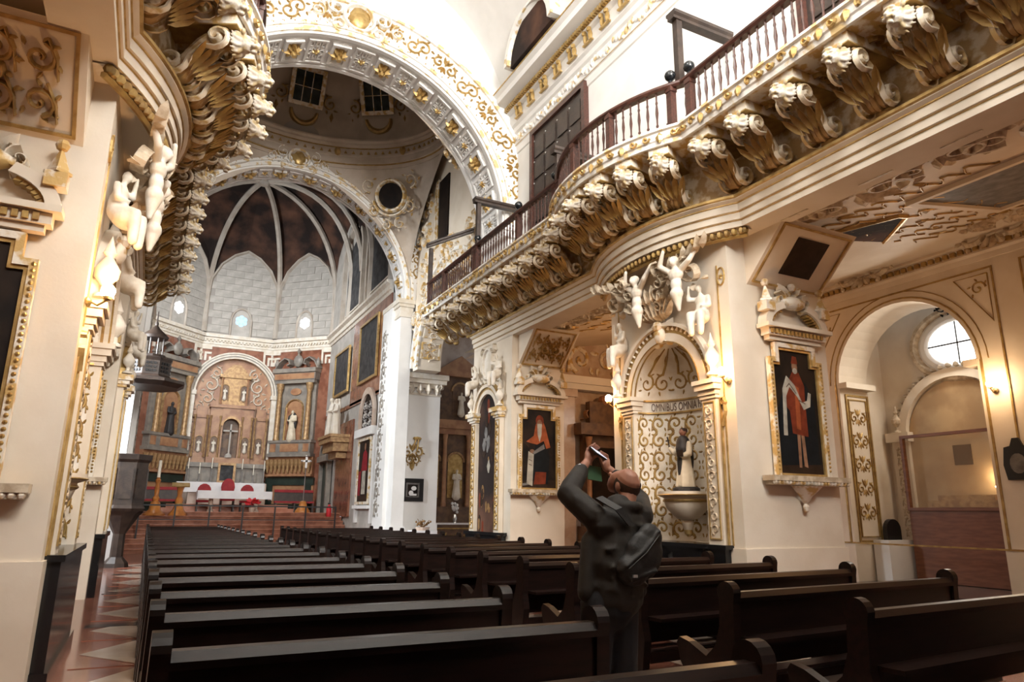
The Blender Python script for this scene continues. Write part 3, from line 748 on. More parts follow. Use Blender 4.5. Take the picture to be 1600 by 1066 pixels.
# aisle ceiling (rising a little to the outer wall) with painted-gold relief
ce = tag(empty('ceiling_aisle_right'), 'cream aisle ceiling with gold strapwork relief and sunken panel', None, kind='structure')
mb = MB(); mb.add([(3.9, -3, 5.34), (10.1, -3, 6.4), (10.1, 16.6, 6.4), (3.9, 16.6, 5.34)], [(0, 1, 2, 3)]); mb.add([(3.9, -3, 5.5), (10.1, -3, 6.6), (10.1, 16.6, 6.6), (3.9, 16.6, 5.5)], [(3, 2, 1, 0)]); mb.build('ceiling_face', 'cream', ce)
sl = V((6.2, 0, 1.06)).normalized(); FC = FP((3.9, 6.9, 5.335), (sl.x, 0, sl.z), (0, -1, 0)); FC = FP((3.9, 6.9, 5.335), (0, -1, 0), (sl.x, 0, sl.z))
FCd = lambda a, b, h: FP((3.9, 6.9, 5.335), (0, -1, 0), (sl.x, 0, sl.z))(a, b, -h) if (V((0,-1,0)).cross(V((sl.x,0,sl.z)))).z > 0 else FP((3.9, 6.9, 5.335), (0, -1, 0), (sl.x, 0, sl.z))(a, b, h)
mb = MB()
for i, (a, b, s_) in enumerate(((.55, .55, .7), (1.5, .7, .95), (2.6, .6, .7), (3.5, .75, .9), (4.4, .6, .7), (1.2, 4.9, .8), (3.4, 5.0, .8), (-3.6, .6, .8), (-4.7, .6, .7), (-5.6, .7, .8))): motif(mb, FCd, a, b, s_, .07, i)
for a, b in ((.9, .3), (2.1, .3), (3.1, .3), (4.0, .3)): rect_frame(mb, FCd, a-.22, a+.22, b-.08, b+.08, .05, .06)
mb.build('ceiling_relief', 'brownrelief', ce)
mb = MB(); rn = random.Random(5)
for i in range(8):
    for j in range(6):
        a, b = -.1+i*.34-.0, 1.5+j*.58
        if (a > 1.4 and 1.9 < b < 4.3): continue
        ribbon(mb, FCd, [(a+q*.06+rn.uniform(-.02, .02), b+.16*sin(q*1.1+i+j*1.7)+q*.02) for q in range(8)], .03, .02)
        if (i+j) % 3 == 0: leaf(mb, FCd, a, b, rn.uniform(0, 6), .26, .12, .03)
for i in range(9):
    for j in range(6): ribbon(mb, FCd, [(-3.3-i*.42+q*.06, 1.2+j*.62+.16*sin(q*1.1+i+j*1.7)) for q in range(8)], .03, .02)
mb.build('strapwork_line', 'oldgold', ce)
mb = MB(); mb.prism(rect(1.5, 4.6, 2.0, 4.1), FCd, .0, .012); mb.build('sunken_panel', 'p_sky', ce)
mb = MB(); rect_frame(mb, FCd, 1.4, 4.7, 1.9, 4.2, .1, .06); mb.build('panel_frame', 'cream', ce)
mb = MB(); mb.prism([(-.1, 1.75), (.95, 2.4), (.95, 2.55), (-.1, 3.6)], FCd, 0, .02); mb.build('ceiling_painting', 'fresco', ce)
mb = MB(); ribbon(mb, FCd, [(-.12, 3.64), (.98, 2.58), (.98, 2.38), (-.12, 1.7)], .08, .05); mb.build('painting_frame', 'gold', ce)
# aisle end wall behind the second pier
mb = MB(); mb.box(5.17, 10.4, 15.72, 16.2, 0, 6.6); ew = struct(mb.build('wall_aisle_end', 'palemarble'))
mb = MB()
for x in (5.35, 6.35, 9.0): mb.box(x-.28, x+.28, 15.5, 15.7, 0, 4.4); mb.box(x-.34, x+.34, 15.44, 15.7, 4.4, 4.6)
mb.build('pilaster', 'palemarble', ew)
mb = MB(); mb.box(5.0, 10, 15.4, 15.7, 4.6, 4.75); mb.box(5, 10, 15.32, 15.7, 4.75, 4.95); mb.build('cornice', 'white', ew)
mb = MB(); F = FY(5.6, 15.69); arabesque(mb, F, 3.6, .9, 4, 1, 5, .03); 
mb.v = [(x, y, z+5.05) for x, y, z in mb.v]; mb.build('stucco_panel', 'gilt', ew)
# left aisle enclosure
mb = MB(); mb.box(-9.6, -9.3, -6.6, 16, 0, 6.6); struct(mb.build('wall_aisle_left', 'cream'))
mb = MB(); mb.box(-9.6, -4.0, -6.6, 16, 5.5, 5.7); struct(mb.build('ceiling_aisle_left', 'cream'))
mb = MB(); mb.box(-9.6, -5.2, 15.7, 16.1, 0, 8.6); struct(mb.build('wall_aisle_end_left', 'cream'))
mb = MB(); mb.box(5.6, 9.3, 15.5, 15.7, 6.4, 8.8); struct(mb.build('wall_transept_near_right', 'stone'))
# ------------------------------------------------------------------ galleries on lion corbels
SL = bowline(2.95, -1.5, 17.2, 6.75, 10.3, .52)
def lion_mesh():
    P = [('e', (.03,0,0), (.12,.115,.13)), ('e', (.16,0,-.055), (.07,.062,.05)), ('e', (.225,0,-.03), (.022,.035,.022)), ('e', (.14,0,.075), (.05,.085,.03)), ('e', (.15,0,-.125), (.05,.042,.022)), ('t', [(.13,0,.06),(.215,0,-.02)], [.03,.026])]
    for s in (1, -1): P += [('e', (.03,s*.115,.12), (.03,.035,.05)), ('e', (.135,s*.05,.03), (.02,.024,.014)), ('e', (.17,s*.05,-.065), (.045,.035,.03))]
    for k in range(20):
        a = k*2*pi/20; q = k % 2
        P.append(('t', [(-.02-.03*q, .11*cos(a), .115*sin(a)), (-.05-.03*q, .15*cos(a), .155*sin(a)), (-.11, (.175+.02*q)*cos(a+.3), (.18+.02*q)*sin(a+.3)-.02)], [.034, .03, .012]))
    return sculpt(P, .011, 1)
LION = lion_mesh()
def corbel(parent):
    # local: x out of the wall (0 wall .. .9 lip), y along, z 0..0.75
    c = empty('corbel'); c.parent = parent
    o = MB().box(0, .80, -.15, .15, .60, .76).build('corbel_block', 'gilt', c)
    mb = MB(); mb.box(0, .82, -.165, .165, .585, .60); mb.build('block_edge', 'oldgold', c)
    mb = MB()
    # S-shaped console with five acanthus ridges
    for k in range(5):
        y = (k-2)*.052; sw = 1-.16*abs(k-2)
        pts = []
        for i in range(15):
            t = i/14; pts.append((.70-.60*t+.05*sin(t*7), y*(1+.25*sin(t*pi)), .53-.44*t+.13*sin(t*2*pi)*sw))
        mb.tube(pts, lambda t, sw=sw: .022+.034*sw*(.6+.4*sin(t*19))*sin(pi*min(1, t*1.1+.1))**.6+.012*sw, 6)
    mb.build('scroll_body', 'shadegilt', c, True)
    for s in (1, -1):
        mb = MB(); Fv = FP((0, s*.14, 0), (1, 0, 0), (0, 0, 1)) if s < 0 else FP((0, s*.14, 0), (-1, 0, 0), (0, 0, 1))
        m = 1 if s < 0 else -1
        Q = spiral(m*.62, .45, .13, -pi/2, 1.4, m, 18)[::-1]+[(m*.5, .34), (m*.38, .22)]+spiral(m*.19, .16, .16, 0 if m > 0 else pi, 1.5, -m, 20)
        ribbon(mb, Fv, Q, .055, .05); mb.build('volute', 'palegilt', c, True)
    mb = MB(); G = FP((.40, 0, .16), (0, 1, 0), (.75, 0, .66))
    for k in range(5): leaf(mb, FP((.34, 0, .10), (0, -1, 0), (.75, 0, .66)), (k-2)*.055, 0, pi/2+(2-k)*.22, .36, .10, .05)
    mb.sph((.07, 0, .04), .08, 8, (1, 1.6, 1)); mb.build('acanthus', 'oldgold', c, True)['kind'] = 'stuff'
    mesh_obj('lion_head', LION, 'lionstucco', c, (.84, 0, .47), 0, .78)
    return c
def balcony(s):
    b = thing('balcony', 'bowed gallery on lion headed corbels along the white right wall' if s > 0 else 'bowed gallery on lion headed corbels over the lamp-lit left pier', 'balcony', (0, 0, 0), 0, 'carved nave galleries')
    mb = MB(); vs = []; n = len(SL)
    for z in (6.5, 6.72):
        for p, o in SL: vs.append((p[0], p[1], z))
        for p, o in SL: vs.append((4.25, p[1], z))
    fs = []
    for i in range(n-1): fs += [(i, i+1, n+i+1, n+i), (2*n+i, 3*n+i, 3*n+i+1, 2*n+i+1), (i, 2*n+i, 2*n+i+1, i+1)]
    fs += [(0, n, 3*n, 2*n), (n-1, 2*n+n-1, 4*n-1, 2*n-1)]
    mb.add(vs, fs); mb.build('slab', 'gilt', b)
    mb = MB(); sweep_line(mb, SL, [(-.02,0),(.02,0),(.03,.06),(.05,.08),(.05,.19),(.09,.2),(.09,.235),(-.02,.235)], 6.49); mb.build('fascia', 'giltwhite', b)
    mb = MB(); L = 0
    for i in range(n-1):
        (p, o), (q, o2) = SL[i], SL[i+1]; d = sqrt((p[0]-q[0])**2+(p[1]-q[1])**2); k = max(1, int(round(d/.17)))
        for j in range(k):
            t = (j+.5)/k; x, y = p[0]+(q[0]-p[0])*t+o[0]*.06, p[1]+(q[1]-p[1])*t+o[1]*.06
            u = V((o[1], -o[0], 0)); F = FP((x, y, 6.62), (-o[1], o[0], 0), (0, 0, 1)) if V((-o[1], o[0], 0)).cross(V((0,0,1))).dot(V((o[0], o[1], 0))) > 0 else FP((x, y, 6.62), (o[1], -o[0], 0), (0, 0, 1))
            if (i+j) % 3 == 0: leaf(mb, F, 0, .05, -pi/2, .17, .12, .035)
            else: ribbon(mb, F, spiral(0, 0, .065, 0, 1.0, 1 if j % 2 else -1, 9), .035, .03)
    sbuild(mb, 'fascia_ornament', 'gold', b)
    # corbels
    proto = corbel(b)
    ys = [2.1, 2.85, 3.59, 4.31, 5.04, 5.78, 6.45]; ye = [10.75, 11.4, 12.05, 12.75, 13.5, 14.3, 15.1, 15.9, 16.75]
    Ts = [Matrix.Translation((3.8, y, 5.76)) @ Matrix.Rotation(pi, 4, 'Z') for y in ys+ye]
    c_, sg = 1.775, .52; R = (c_*c_+sg*sg)/(2*sg); th = math.asin(c_/R); xc = 2.95-sg+R; ym = 8.525
    for k in range(6):
        t = (-.80+1.60*k/5)*th; Ts.append(Matrix.Translation((xc-(R-.83)*cos(t), ym+(R-.83)*sin(t), 5.76)) @ Matrix.Rotation(pi-t, 4, 'Z'))
    first = True
    for T in Ts:
        if first: proto.matrix_local = T; first = False
        else: inst(proto, b, T)
    # soffit leaves between corbels
    mb = MB(); yy = sorted(ys+ye)
    for y0, y1 in zip(yy[:-1], yy[1:]):
        if y1-y0 < 1.2: motif(mb, FP((3.45, (y0+y1)/2, 6.5), (0, 1, 0), (1, 0, 0)), 0, 0, .42, .05, 1)
    sbuild(mb, 'soffit_leaf', 'oldgold', b)
    # balustrade
    RL = bowline(3.05, -1.5, 17.15, 6.8, 10.25, .52, .5, 18)
    mb = MB(); sweep_line(mb, RL, [(-.06,0),(.06,0),(.06,.05),(.03,.08),(-.03,.08),(-.06,.05)], 6.72); mb.build('bottom_rail', 'railwood', b)
    mb = MB(); sweep_line(mb, RL, [(-.05,0),(.05,0),(.075,.03),(.075,.06),(.03,.10),(-.03,.10),(-.075,.06),(-.075,.03)], 7.40); mb.build('handrail', 'railwood', b)
    bal = MB().lathe([(.016,6.79),(.016,6.86),(.024,6.88),(.014,6.9),(.014,6.98),(.026,7.08),(.02,7.16),(.013,7.22),(.022,7.25),(.013,7.28),(.016,7.41)], (0,0,0), 6).build('baluster', 'railwood', b, True)
    post = MB(); post.box(-.05, .05, -.05, .05, 6.72, 7.44); post.box(-.06, .06, -.06, .06, 6.72, 6.86); post.box(-.06, .06, -.06, .06, 7.34, 7.42); post = post.build('newel_post', 'railwood', b)
    posts = [1.6, 3.9, 4.15, 6.65, 6.95, 10.15, 10.4, 11.9, 13.95, 14.1, 16.0, 17.1]
    def at(y):
        for i in range(len(RL)-1):
            (p, o), (q, o2) = RL[i], RL[i+1]
            if p[1] <= y <= q[1] and q[1] > p[1]:
                t = (y-p[1])/(q[1]-p[1]); return p[0]+(q[0]-p[0])*t
        return 3.05
    for i, y in enumerate(posts):
        o = post if i == 0 else post.copy()
        if i: COL.objects.link(o)
        o.parent = b; o.location = (at(y), y, 0)
    y = 1.7; i = 0
    for y in [6.95+.5*k for k in range(1, 6)]: 
        if abs(y-7.95) < .3 or abs(y-8.95) < .3:
            o = post.copy(); COL.objects.link(o); o.parent = b; o.location = (at(y), y, 0)
    y = 1.75
    while y < 17.05:
        if min(abs(y-p) for p in posts) > .08:
            o = bal if i == 0 else bal.copy()
            if i: COL.objects.link(o)
            o.parent = b; o.location = (at(y), y, 0); i += 1
        y += .135
    ball = MB().sph((0, 0, 0), .085, 12); ball.lathe([(.05,-.13),(.03,-.09),(.03,-.06)], (0,0,0), 8); ball = ball.build('ball_finial', 'blackball', b, True); i = 0
    for y in (6.65, 6.95, 10.15, 10.4, 13.95, 11.9):
        o = ball if i == 0 else ball.copy()
        if i: COL.objects.link(o)
        o.parent = b; o.location = (at(y), y, 7.62); i = 1
    # wooden cross frames between rail and wall
    for y, x0, z, y2, z2 in ((17.1, 3.05, 8.45, 16.6, 8.95), (13.95, 3.05, 8.5, 13.95, 8.5), (6.85, 3.05, 8.5, 6.85, 8.5), (10.3, 3.05, 8.0, 10.3, 8.0)):
        mb = MB(); mb.box(x0-.05, x0+.05, y-.05, y+.05, 7.44, z)
        d = V((4.2-x0, y2-y, z2-z)); mb.sweep([(V((x0-.12, y, z)), (0, -1, 0), (0, 0, 1)), (V((x0-.12, y, z))+d, (0, -1, 0), (0, 0, 1))], [(-.07,0),(.07,0),(.07,.05),(.1,.08),(.1,.13),(-.1,.13),(-.1,.08),(-.07,.05)])
        mb.build('cross_frame', 'darkwood', b)
    b.scale = (s, 1, 1)
    return b
bal_r = balcony(1)
bal_l = copy_tree(bal_r); bal_l.scale = (-1, 1, 1); bal_l['label'] = 'bowed gallery on lion headed corbels over the lamp-lit left pier'
# studded gallery doors
for k, y in enumerate((12.15, 4.4)):
    d = thing('gallery_door', ['dark studded wooden double door behind the gallery rail beside the crossing', 'dark studded door half hidden behind gallery rail over the open aisle'][k], 'door', (4.2, y, 6.72), 0, 'gallery doors')
    F = FP((-.001, 0, 0), (0, -1, 0), (0, 0, 1))
    mb = MB(); mb.prism(rect(-1.08, 1.08, 0, 3.5), F, 0, .06); mb.build('leaf', 'darkwood', d)
    mb = MB(); rect_frame(mb, F, -1.2, 1.2, -.0, 3.62, .12, .12); mb.build('door_frame', 'railwood', d)
    pan = None
    for i in range(4):
        for j in range(6):
            x, z = -.8+i*.53, .32+j*.55
            p = MB().prism(rect(x-.21, x+.21, z-.22, z+.22), F, .06, .085).build('panel', 'darkwood', d)
            st = MB(); st.sph(F(x-.235, z+.24, .07), .022, 6); st.build('stud', 'silver', p, True)
# ------------------------------------------------------------------ sculpted figures
def robed(h=1.0, arm_l=None, arm_r=None, seat=False, wing=False, head=None, seed=0):
    """robed figure facing -Y, feet at z=0"""
    k = h/1.75
    hd = head or (0, -.03*k/.57*.57, 1.6*k)
    hd = (hd[0], hd[1], hd[2])
    P = [('e', (0, 0, 1.28*k), (.19*k, .13*k, .20*k)), ('e', hd, (.085*k, .1*k, .12*k)), ('t', [(0, 0, 1.4*k), (hd[0], hd[1]+.01, hd[2]-.05*k)], [.07*k, .055*k])]
    if seat:
        P += [('t', [(0, .02, 1.15*k), (0, 0, .92*k)], [.17*k, .2*k])]
        for s in (1, -1): P += [('t', [(s*.1*k, 0, .9*k), (s*.16*k, -.35*k, .86*k), (s*.14*k, -.36*k, .35*k)], [.13*k, .12*k, .09*k])]
        P += [('e', (0, -.15*k, .8*k), (.3*k, .25*k, .2*k))]
    else:
        P += [('t', [(0, 0, 1.2*k), (0, 0, .9*k), (0, 0, .45*k), (0, 0, .06*k)], [.16*k, .19*k, .21*k, .25*k])]
        for a in range(7): P.append(('t', [(.13*k*cos(a*.9), .11*k*sin(a*.9), .95*k), (.23*k*cos(a*.9+.2), .2*k*sin(a*.9+.2), .05*k)], [.05*k, .06*k]))
    al = arm_l or [(-.2*k, 0, 1.38*k), (-.27*k, -.05*k, 1.12*k), (-.1*k, -.2*k, 1.1*k)]; ar = arm_r or [(.2*k, 0, 1.38*k), (.27*k, -.05*k, 1.12*k), (.1*k, -.2*k, 1.1*k)]
    for a in (al, ar): P.append(('t', a, [.075*k, .065*k, .04*k]))
    if wing:
        for s in (1, -1): P += [('t', [(s*.08*k, .12*k, 1.3*k), (s*.35*k, .2*k, 1.6*k), (s*.55*k, .22*k, 1.2*k)], [.05*k, .09*k, .04*k]), ('t', [(s*.2*k, .18*k, 1.35*k), (s*.4*k, .2*k, 1.0*k)], [.08*k, .04*k])]
    return sculpt(P, .022*max(h, .5), 2)
FIG_STAND = robed(1.0); FIG_SEAT = robed(1.3, seat=True, arm_l=[(-.15,0,1.02),(-.27,-.05,1.0),(-.22,-.1,1.28)], head=(-.03,-.04,1.22)); FIG_WING = robed(1.1, wing=True)
FIG_ATL = sculpt([('e', (0,-.06,.63), (.068,.075,.088)), ('e', (0,-.02,.66), (.075,.075,.075)), ('e', (0,-.13,.62), (.014,.018,.02)), ('t', [(0,0,.48),(0,-.04,.57)], [.055,.045]), ('e', (0,0,.42), (.145,.09,.12)), ('e', (0,0,.25), (.105,.08,.13)), ('e', (0,0,.1), (.12,.1,.1)), ('t', [(0,0,.08),(.02,.02,-.18)], [.10,.03]),
   ('t', [(-.13,0,.50),(-.27,-.06,.60),(-.17,-.1,.80)], [.058,.048,.032]), ('t', [(.13,0,.50),(.30,-.05,.58),(.42,-.02,.74)], [.058,.048,.032]), ('e', (-.16,-.1,.82), (.03,.035,.04)), ('e', (.44,-.02,.76), (.035,.03,.035))], .015, 2)
# ------------------------------------------------------------------ nave piers
def urn(mb, c, s=1.0):
    mb.lathe([(0,0),(.09*s,0),(.09*s,.03*s),(.04*s,.06*s),(.035*s,.12*s),(.10*s,.2*s),(.11*s,.28*s),(.06*s,.36*s),(.035*s,.4*s),(.06*s,.44*s),(.03*s,.52*s),(0,.62*s)], c, 10)
def finial(mb, c, s=1.0):
    mb.box(c[0]-.1*s, c[0]+.1*s, c[1]-.1*s, c[1]+.1*s, c[2], c[2]+.16*s); mb.lathe([(.13*s,.16*s),(.13*s,.19*s),(.10*s,.21*s),(.03*s,.40*s),(.02*s,.43*s)], c, 4); mb.sph((c[0], c[1], c[2]+.49*s), .07*s, 8)
def sloped_panel(p, x0, x1, y, z0, z1, out, ornament=True):
    # splayed panel bracing the pier top to the aisle ceiling
    mb = MB(); mb.add([(x0, y, z0), (x1, y, z0), (x1, y, z1), (x0, y, z1), (x0, y-out, z1), (x1, y-out, z1)], [(0, 1, 5, 4), (0, 4, 3), (1, 2, 5), (0, 3, 2, 1), (3, 4, 5, 2)]); mb.build('splay', 'cream', p)
    F = FP((x0, y, z0), (1, 0, 0), (0, -out, z1-z0)); L = sqrt(out**2+(z1-z0)**2); w = x1-x0
    mb = MB(); rect_frame(mb, F, .06, w-.06, .06, L-.06, .03, .025)
    if ornament: arabesque(mb, lambda a, b, h: F(w*.12+a, L*.14+b, h), w*.76, L*.72, 4, 2, 6, .05); motif(mb, F, w/2, L*.5, .3, .09, 3)
    mb.build('splay_ornament', 'gold', p)
    if not ornament:
        MB().prism(rect(w*.3, w*.72, L*.25, L*.8), F, .002, .012).build('splay_opening', 'p_brown', p)
def pier1(s):
    p = thing('nave_pier', 'cream pier with deep gold scrollwork niche lettered along its impost' if s > 0 else 'cream and gold pier in the lamp glow above the tall black plinth', 'pillar', (0, 0, 0), 0, None)
    y0, y1, yc = 6.93, 9.75, 8.33; x0, x1 = 3.8, 5.67
    F = FN(x0, yc)                                 # a: toward camera
    mb = MB(); arch_wall(mb, F, yc-y1, yc-y0, 0, 5.33, 0, .80, 3.2, -.65, 0, 24, base=1.03); mb.box(x0+.65, x1, y0, y1, 0, 5.33)
    mb.build('shaft', 'cream', p)
    # niche shell: half-ellipse plan, quarter dome
    rn, dp = .80, .58; N = 20; vs = []; zs = [1.03, 2.0, 3.2]+[3.2+.80*sin(pi/2*i/8) for i in range(1, 9)]; ks = [1, 1, 1]+[cos(pi/2*i/8) for i in range(1, 9)]
    for z, k in zip(zs, ks):
        for i in range(N+1):
            t = pi*i/N; vs.append((x0+.02+dp*sin(t)*max(k, .02), yc-rn*cos(t)*max(k, .02), z))
    mb = MB(); mb.add(vs, [(j*(N+1)+i, j*(N+1)+i+1, (j+1)*(N+1)+i+1, (j+1)*(N+1)+i) for j in range(len(zs)-1) for i in range(N)]); ns = mb.build('niche_shell', 'palerelief', p, 'all')
    # scrollwork on the shell; a runs over the arc 0..pi (far -> near)
    def FC(a, b, h, A=2.2):
        t = pi*(1-a/A); k = 1 if b < 3.2 else max(.05, cos(min(1.5, (b-3.2)/.80))); z = b if b < 3.2 else 3.2+.80*sin(min(1.5, (b-3.2)/.80)); kk = k-h*.9 if k > .2 else k
        return V((x0+.02+(dp-h)*sin(t)*k, yc-(rn-h)*cos(t)*k, z-(h if b > 3.8 else 0)))
    mb = MB(); F3 = lambda a, b, h: FC(a, 1.08+b, h); arabesque(mb, F3, 2.2, 1.9, 8, 7, 6, .014); mb.build('niche_scrollwork', 'oldgold', ns)
    mb = MB(); F4 = lambda a, b, h: FC(a, 3.28+b, h)
    for i in range(7): 
        scroll(mb, F4, .2+i*.3, .22, .15, pi/2, 1 if i % 2 else -1, .016, .05, 1.3, 5); ribbon(mb, F4, [(.2+i*.3, .35), (.3+i*.28, .6), (.5+i*.2, .95)], .05, .016); leaf(mb, F4, .25+i*.28, .55, 1.2, .25, .1, .02)
    mb.build('conch_scrollwork', 'oldgold', ns)
    mb = MB(); N2 = 24
    for z0, z1, h in ((3.0, 3.025, .03), (3.2, 3.225, .03)):
        for i in range(N2): mb.prism(rect(2.2*i/N2, 2.2*(i+1)/N2, z0, z1), FC, 0, h)
    mb.build('inscription_border', 'gold', ns)
    if s > 0:
        cu = bpy.data.curves.new('t', 'FONT'); cu.body = 'OMNIBUS OMNIA FA'; cu.size = .20; cu.extrude = .004; cu.align_x = 'LEFT'
        to = bpy.data.objects.new('t', cu); COL.objects.link(to); dg = bpy.context.evaluated_depsgraph_get(); tm = bpy.data.meshes.new_from_object(to.evaluated_get(dg)); bpy.data.objects.remove(to)
        wd = max(v.co.x for v in tm.vertices); sc = .93/wd
        for v in tm.vertices: v.co = FC(.29+v.co.x*sc, 3.045+v.co.y*.92, .008+(.006 if v.co.z > 0 else 0))
        tm.materials.clear(); tm.materials.append(M['retabledark']); to = bpy.data.objects.new('inscription', tm); COL.objects.link(to); to.parent = ns
    # pilasters, impost, archivolt
    for d in (1, -1):
        mb = MB(); mb.prism(rect(d*.94-.14, d*.94+.14, 1.03, 3.0), F, 0, .055); pl = mb.build('pilaster', 'cream', p)
        mb = MB(); rect_frame(mb, F, d*.94-.11, d*.94+.11, 1.1, 2.96, .018, .07, .05)
        mb.prism(rect(d*1.13-.012, d*1.13+.012, 1.03, 3.0), F, 0, .03); mb.prism(rect(d*1.2-.01, d*1.2+.01, 1.03, 4.9), F, 0, .015); mb.build('pilaster_edge', 'gold', pl)
        mb = MB(); Fq = lambda a, b, h, d=d: F(d*.94-.085+a, 1.14+b, .055+h); arabesque(mb, Fq, .17, 1.78, 1, 10, 4, .018); mb.build('pilaster_ornament', 'brownrelief', pl)
        mb = MB()
        for z0, z1, e in ((3.0, 3.05, .02), (3.05, 3.12, .04), (3.12, 3.2, .08), (3.2, 3.26, .11)): mb.prism(rect(d*.94-.15-e*.6, d*.94+.15+e*.6, z0, z1), F, -.1, .055+e)
        mb.build('impost', 'cream', p)
        mb = MB(); ribbon(mb, F, spiral(d*1.2, 2.93, .06, pi/2, 1.2, d, 12)[::-1]+[(d*1.22, 2.8), (d*1.16, 2.6)], .03, .05); mb.build('impost_scroll', 'gold', p)
        mb = MB(); urn(mb, F(d*1.12, 3.3, .12), 1.0); mb.build('urn', 'palerelief', p, True)
    mb = MB(); arch_band(mb, F, 0, 3.2, .80, .94, 0, .08, n=28); arch_band(mb, F, 0, 3.2, 1.05, 1.10, 0, .12, n=28); av = mb.build('archivolt', 'cream', p)
    mb = MB(); arch_band(mb, F, 0, 3.2, .94, 1.05, 0, .06, n=28); ribbon(mb, F, arc(0, 3.2, .81, 0, pi, 28), .025, .1)
    mb.build('archivolt_gold', 'oldgold', av)
    mb = MB()
    for i in range(30): t = pi*(i+.5)/30; leaf(mb, F, .95*cos(t), 3.2+.95*sin(t), t, .12, .1, .1)
    mb.build('archivolt_leaf', 'palerelief', av)
    # relief above: shell face, atlantes, seated allegories, acanthus
    mb = MB(); mb.sph(F(0, 4.12, .1), .13, 10, (.7, .8, 1.1)); mb.sph(F(0, 4.25, .14), .09, 8)
    for d in (1, -1): leaf(mb, F, 0, 4.2, pi/2+d*1.0, .3, .16, .12); leaf(mb, F, 0, 4.05, pi/2+d*1.9, .25, .12, .1)
    mb.build('keystone_mask', 'gilt', p, True)
    mb = MB()
    FS = FP(F(0, 4.28, .06), (0, -1, 0), (-.45, 0, .89))
    for k in range(9): leaf(mb, FS, (k-4)*.05, .02*abs(k-4), pi/2-(k-4)*.2, .50-.03*abs(k-4), .10, .10); leaf(mb, FS, (k-4)*.09, .3+.03*(k % 2), pi/2-(k-4)*.26, .34, .09, .12)
    for d in (1, -1):
        for q in range(4): scroll(mb, FS, d*(.16+.1*q), .30+.17*q, .09+.012*q, pi/2, d*(1 if q % 2 else -1), .09, .04, 1.3, 4)
    for d in (1, -1):
        FF = FP(F(0, 4.5, .05), (0, -1, 0), (-.4, 0, .9)); scroll(mb, FF, d*.45, .3, .2, pi, -d, .12); scroll(mb, FF, d*.95, .42, .22, pi/2, d, .12); [leaf(mb, FF, d*(.5+.11*q), .5+.02*q, pi/2-d*(.5+.2*(q % 3)), .28, .09, .1) for q in range(8)]
    mb.build('acanthus_spray', 'brownrelief', p)
    rz = -pi/2
    for d, me, z, sc, lab in ((-.16, FIG_ATL, 4.42, .92, None), (.78, FIG_ATL, 4.45, .90, None)): mesh_obj('stucco_figure', me, 'palerelief', p, F(d, z, .40), rz+d*.3, sc)
    for d, z in ((-.98, 3.62), (.98, 3.72)): mesh_obj('seated_figure', FIG_SEAT, 'palerelief', p, F(d, z, .12), rz+(.3 if d > 0 else -.3), .72)
    mb = MB(); ribbon(mb, F, [(1.27+.07*cos(2*pi*k/14), 4.72+.13*sin(2*pi*k/14)) for k in range(15)], .025, .02); rosette(mb, F, 1.27, 4.72, .05, .02, 5); mb.build('oval_seal', 'oldgold', p)
    # plinth of black marble
    mb = MB(); mb.box(x0-.12, x0+.3, yc-1.16, yc+1.16, 0, .98); mb.box(x0-.15, x0+.3, yc-1.2, yc+1.2, .98, 1.035); mb.box(x0-.15, x0+.3, yc-1.2, yc+1.2, 0, .12); mb.build('plinth', 'blackmarble', p)
    mb = MB(); mb.box(x0-.02, x1+.03, y0-.03, y1+.02, 0, 1.0); mb.build('base', 'cream', p)
    # statue bracket
    mb = MB(); c = (x0+.28, yc, 0)
    mb.lathe([(.0,1.15),(.06,1.2),(.09,1.3),(.07,1.34),(.16,1.36),(.20,1.40),(.30,1.5),(.34,1.62),(.34,1.66),(.42,1.69),(.42,1.75),(0,1.76)], c, 24); sb_ = mb.build('statue_bracket', 'cream', p, True)
    mb = MB(); mb.lathe([(.345,1.6),(.36,1.62),(.345,1.64)], c, 24); mb.lathe([(.425,1.69),(.435,1.70),(.425,1.71)], c, 24); mb.lathe([(.0,1.1),(.05,1.14),(.065,1.2)], c, 10); sbuild(mb, 'bracket_gilding', 'gold', sb_)
    # -Y face: top consoles and splay
    sloped_panel(p, 4.15 if s > 0 else 4.0, 5.62, y0, 4.62, 5.36, .75, s < 0)
    return p
p1r = pier1(1); p1l = pier1(-1); p1l.scale = (-1, 1, 1)
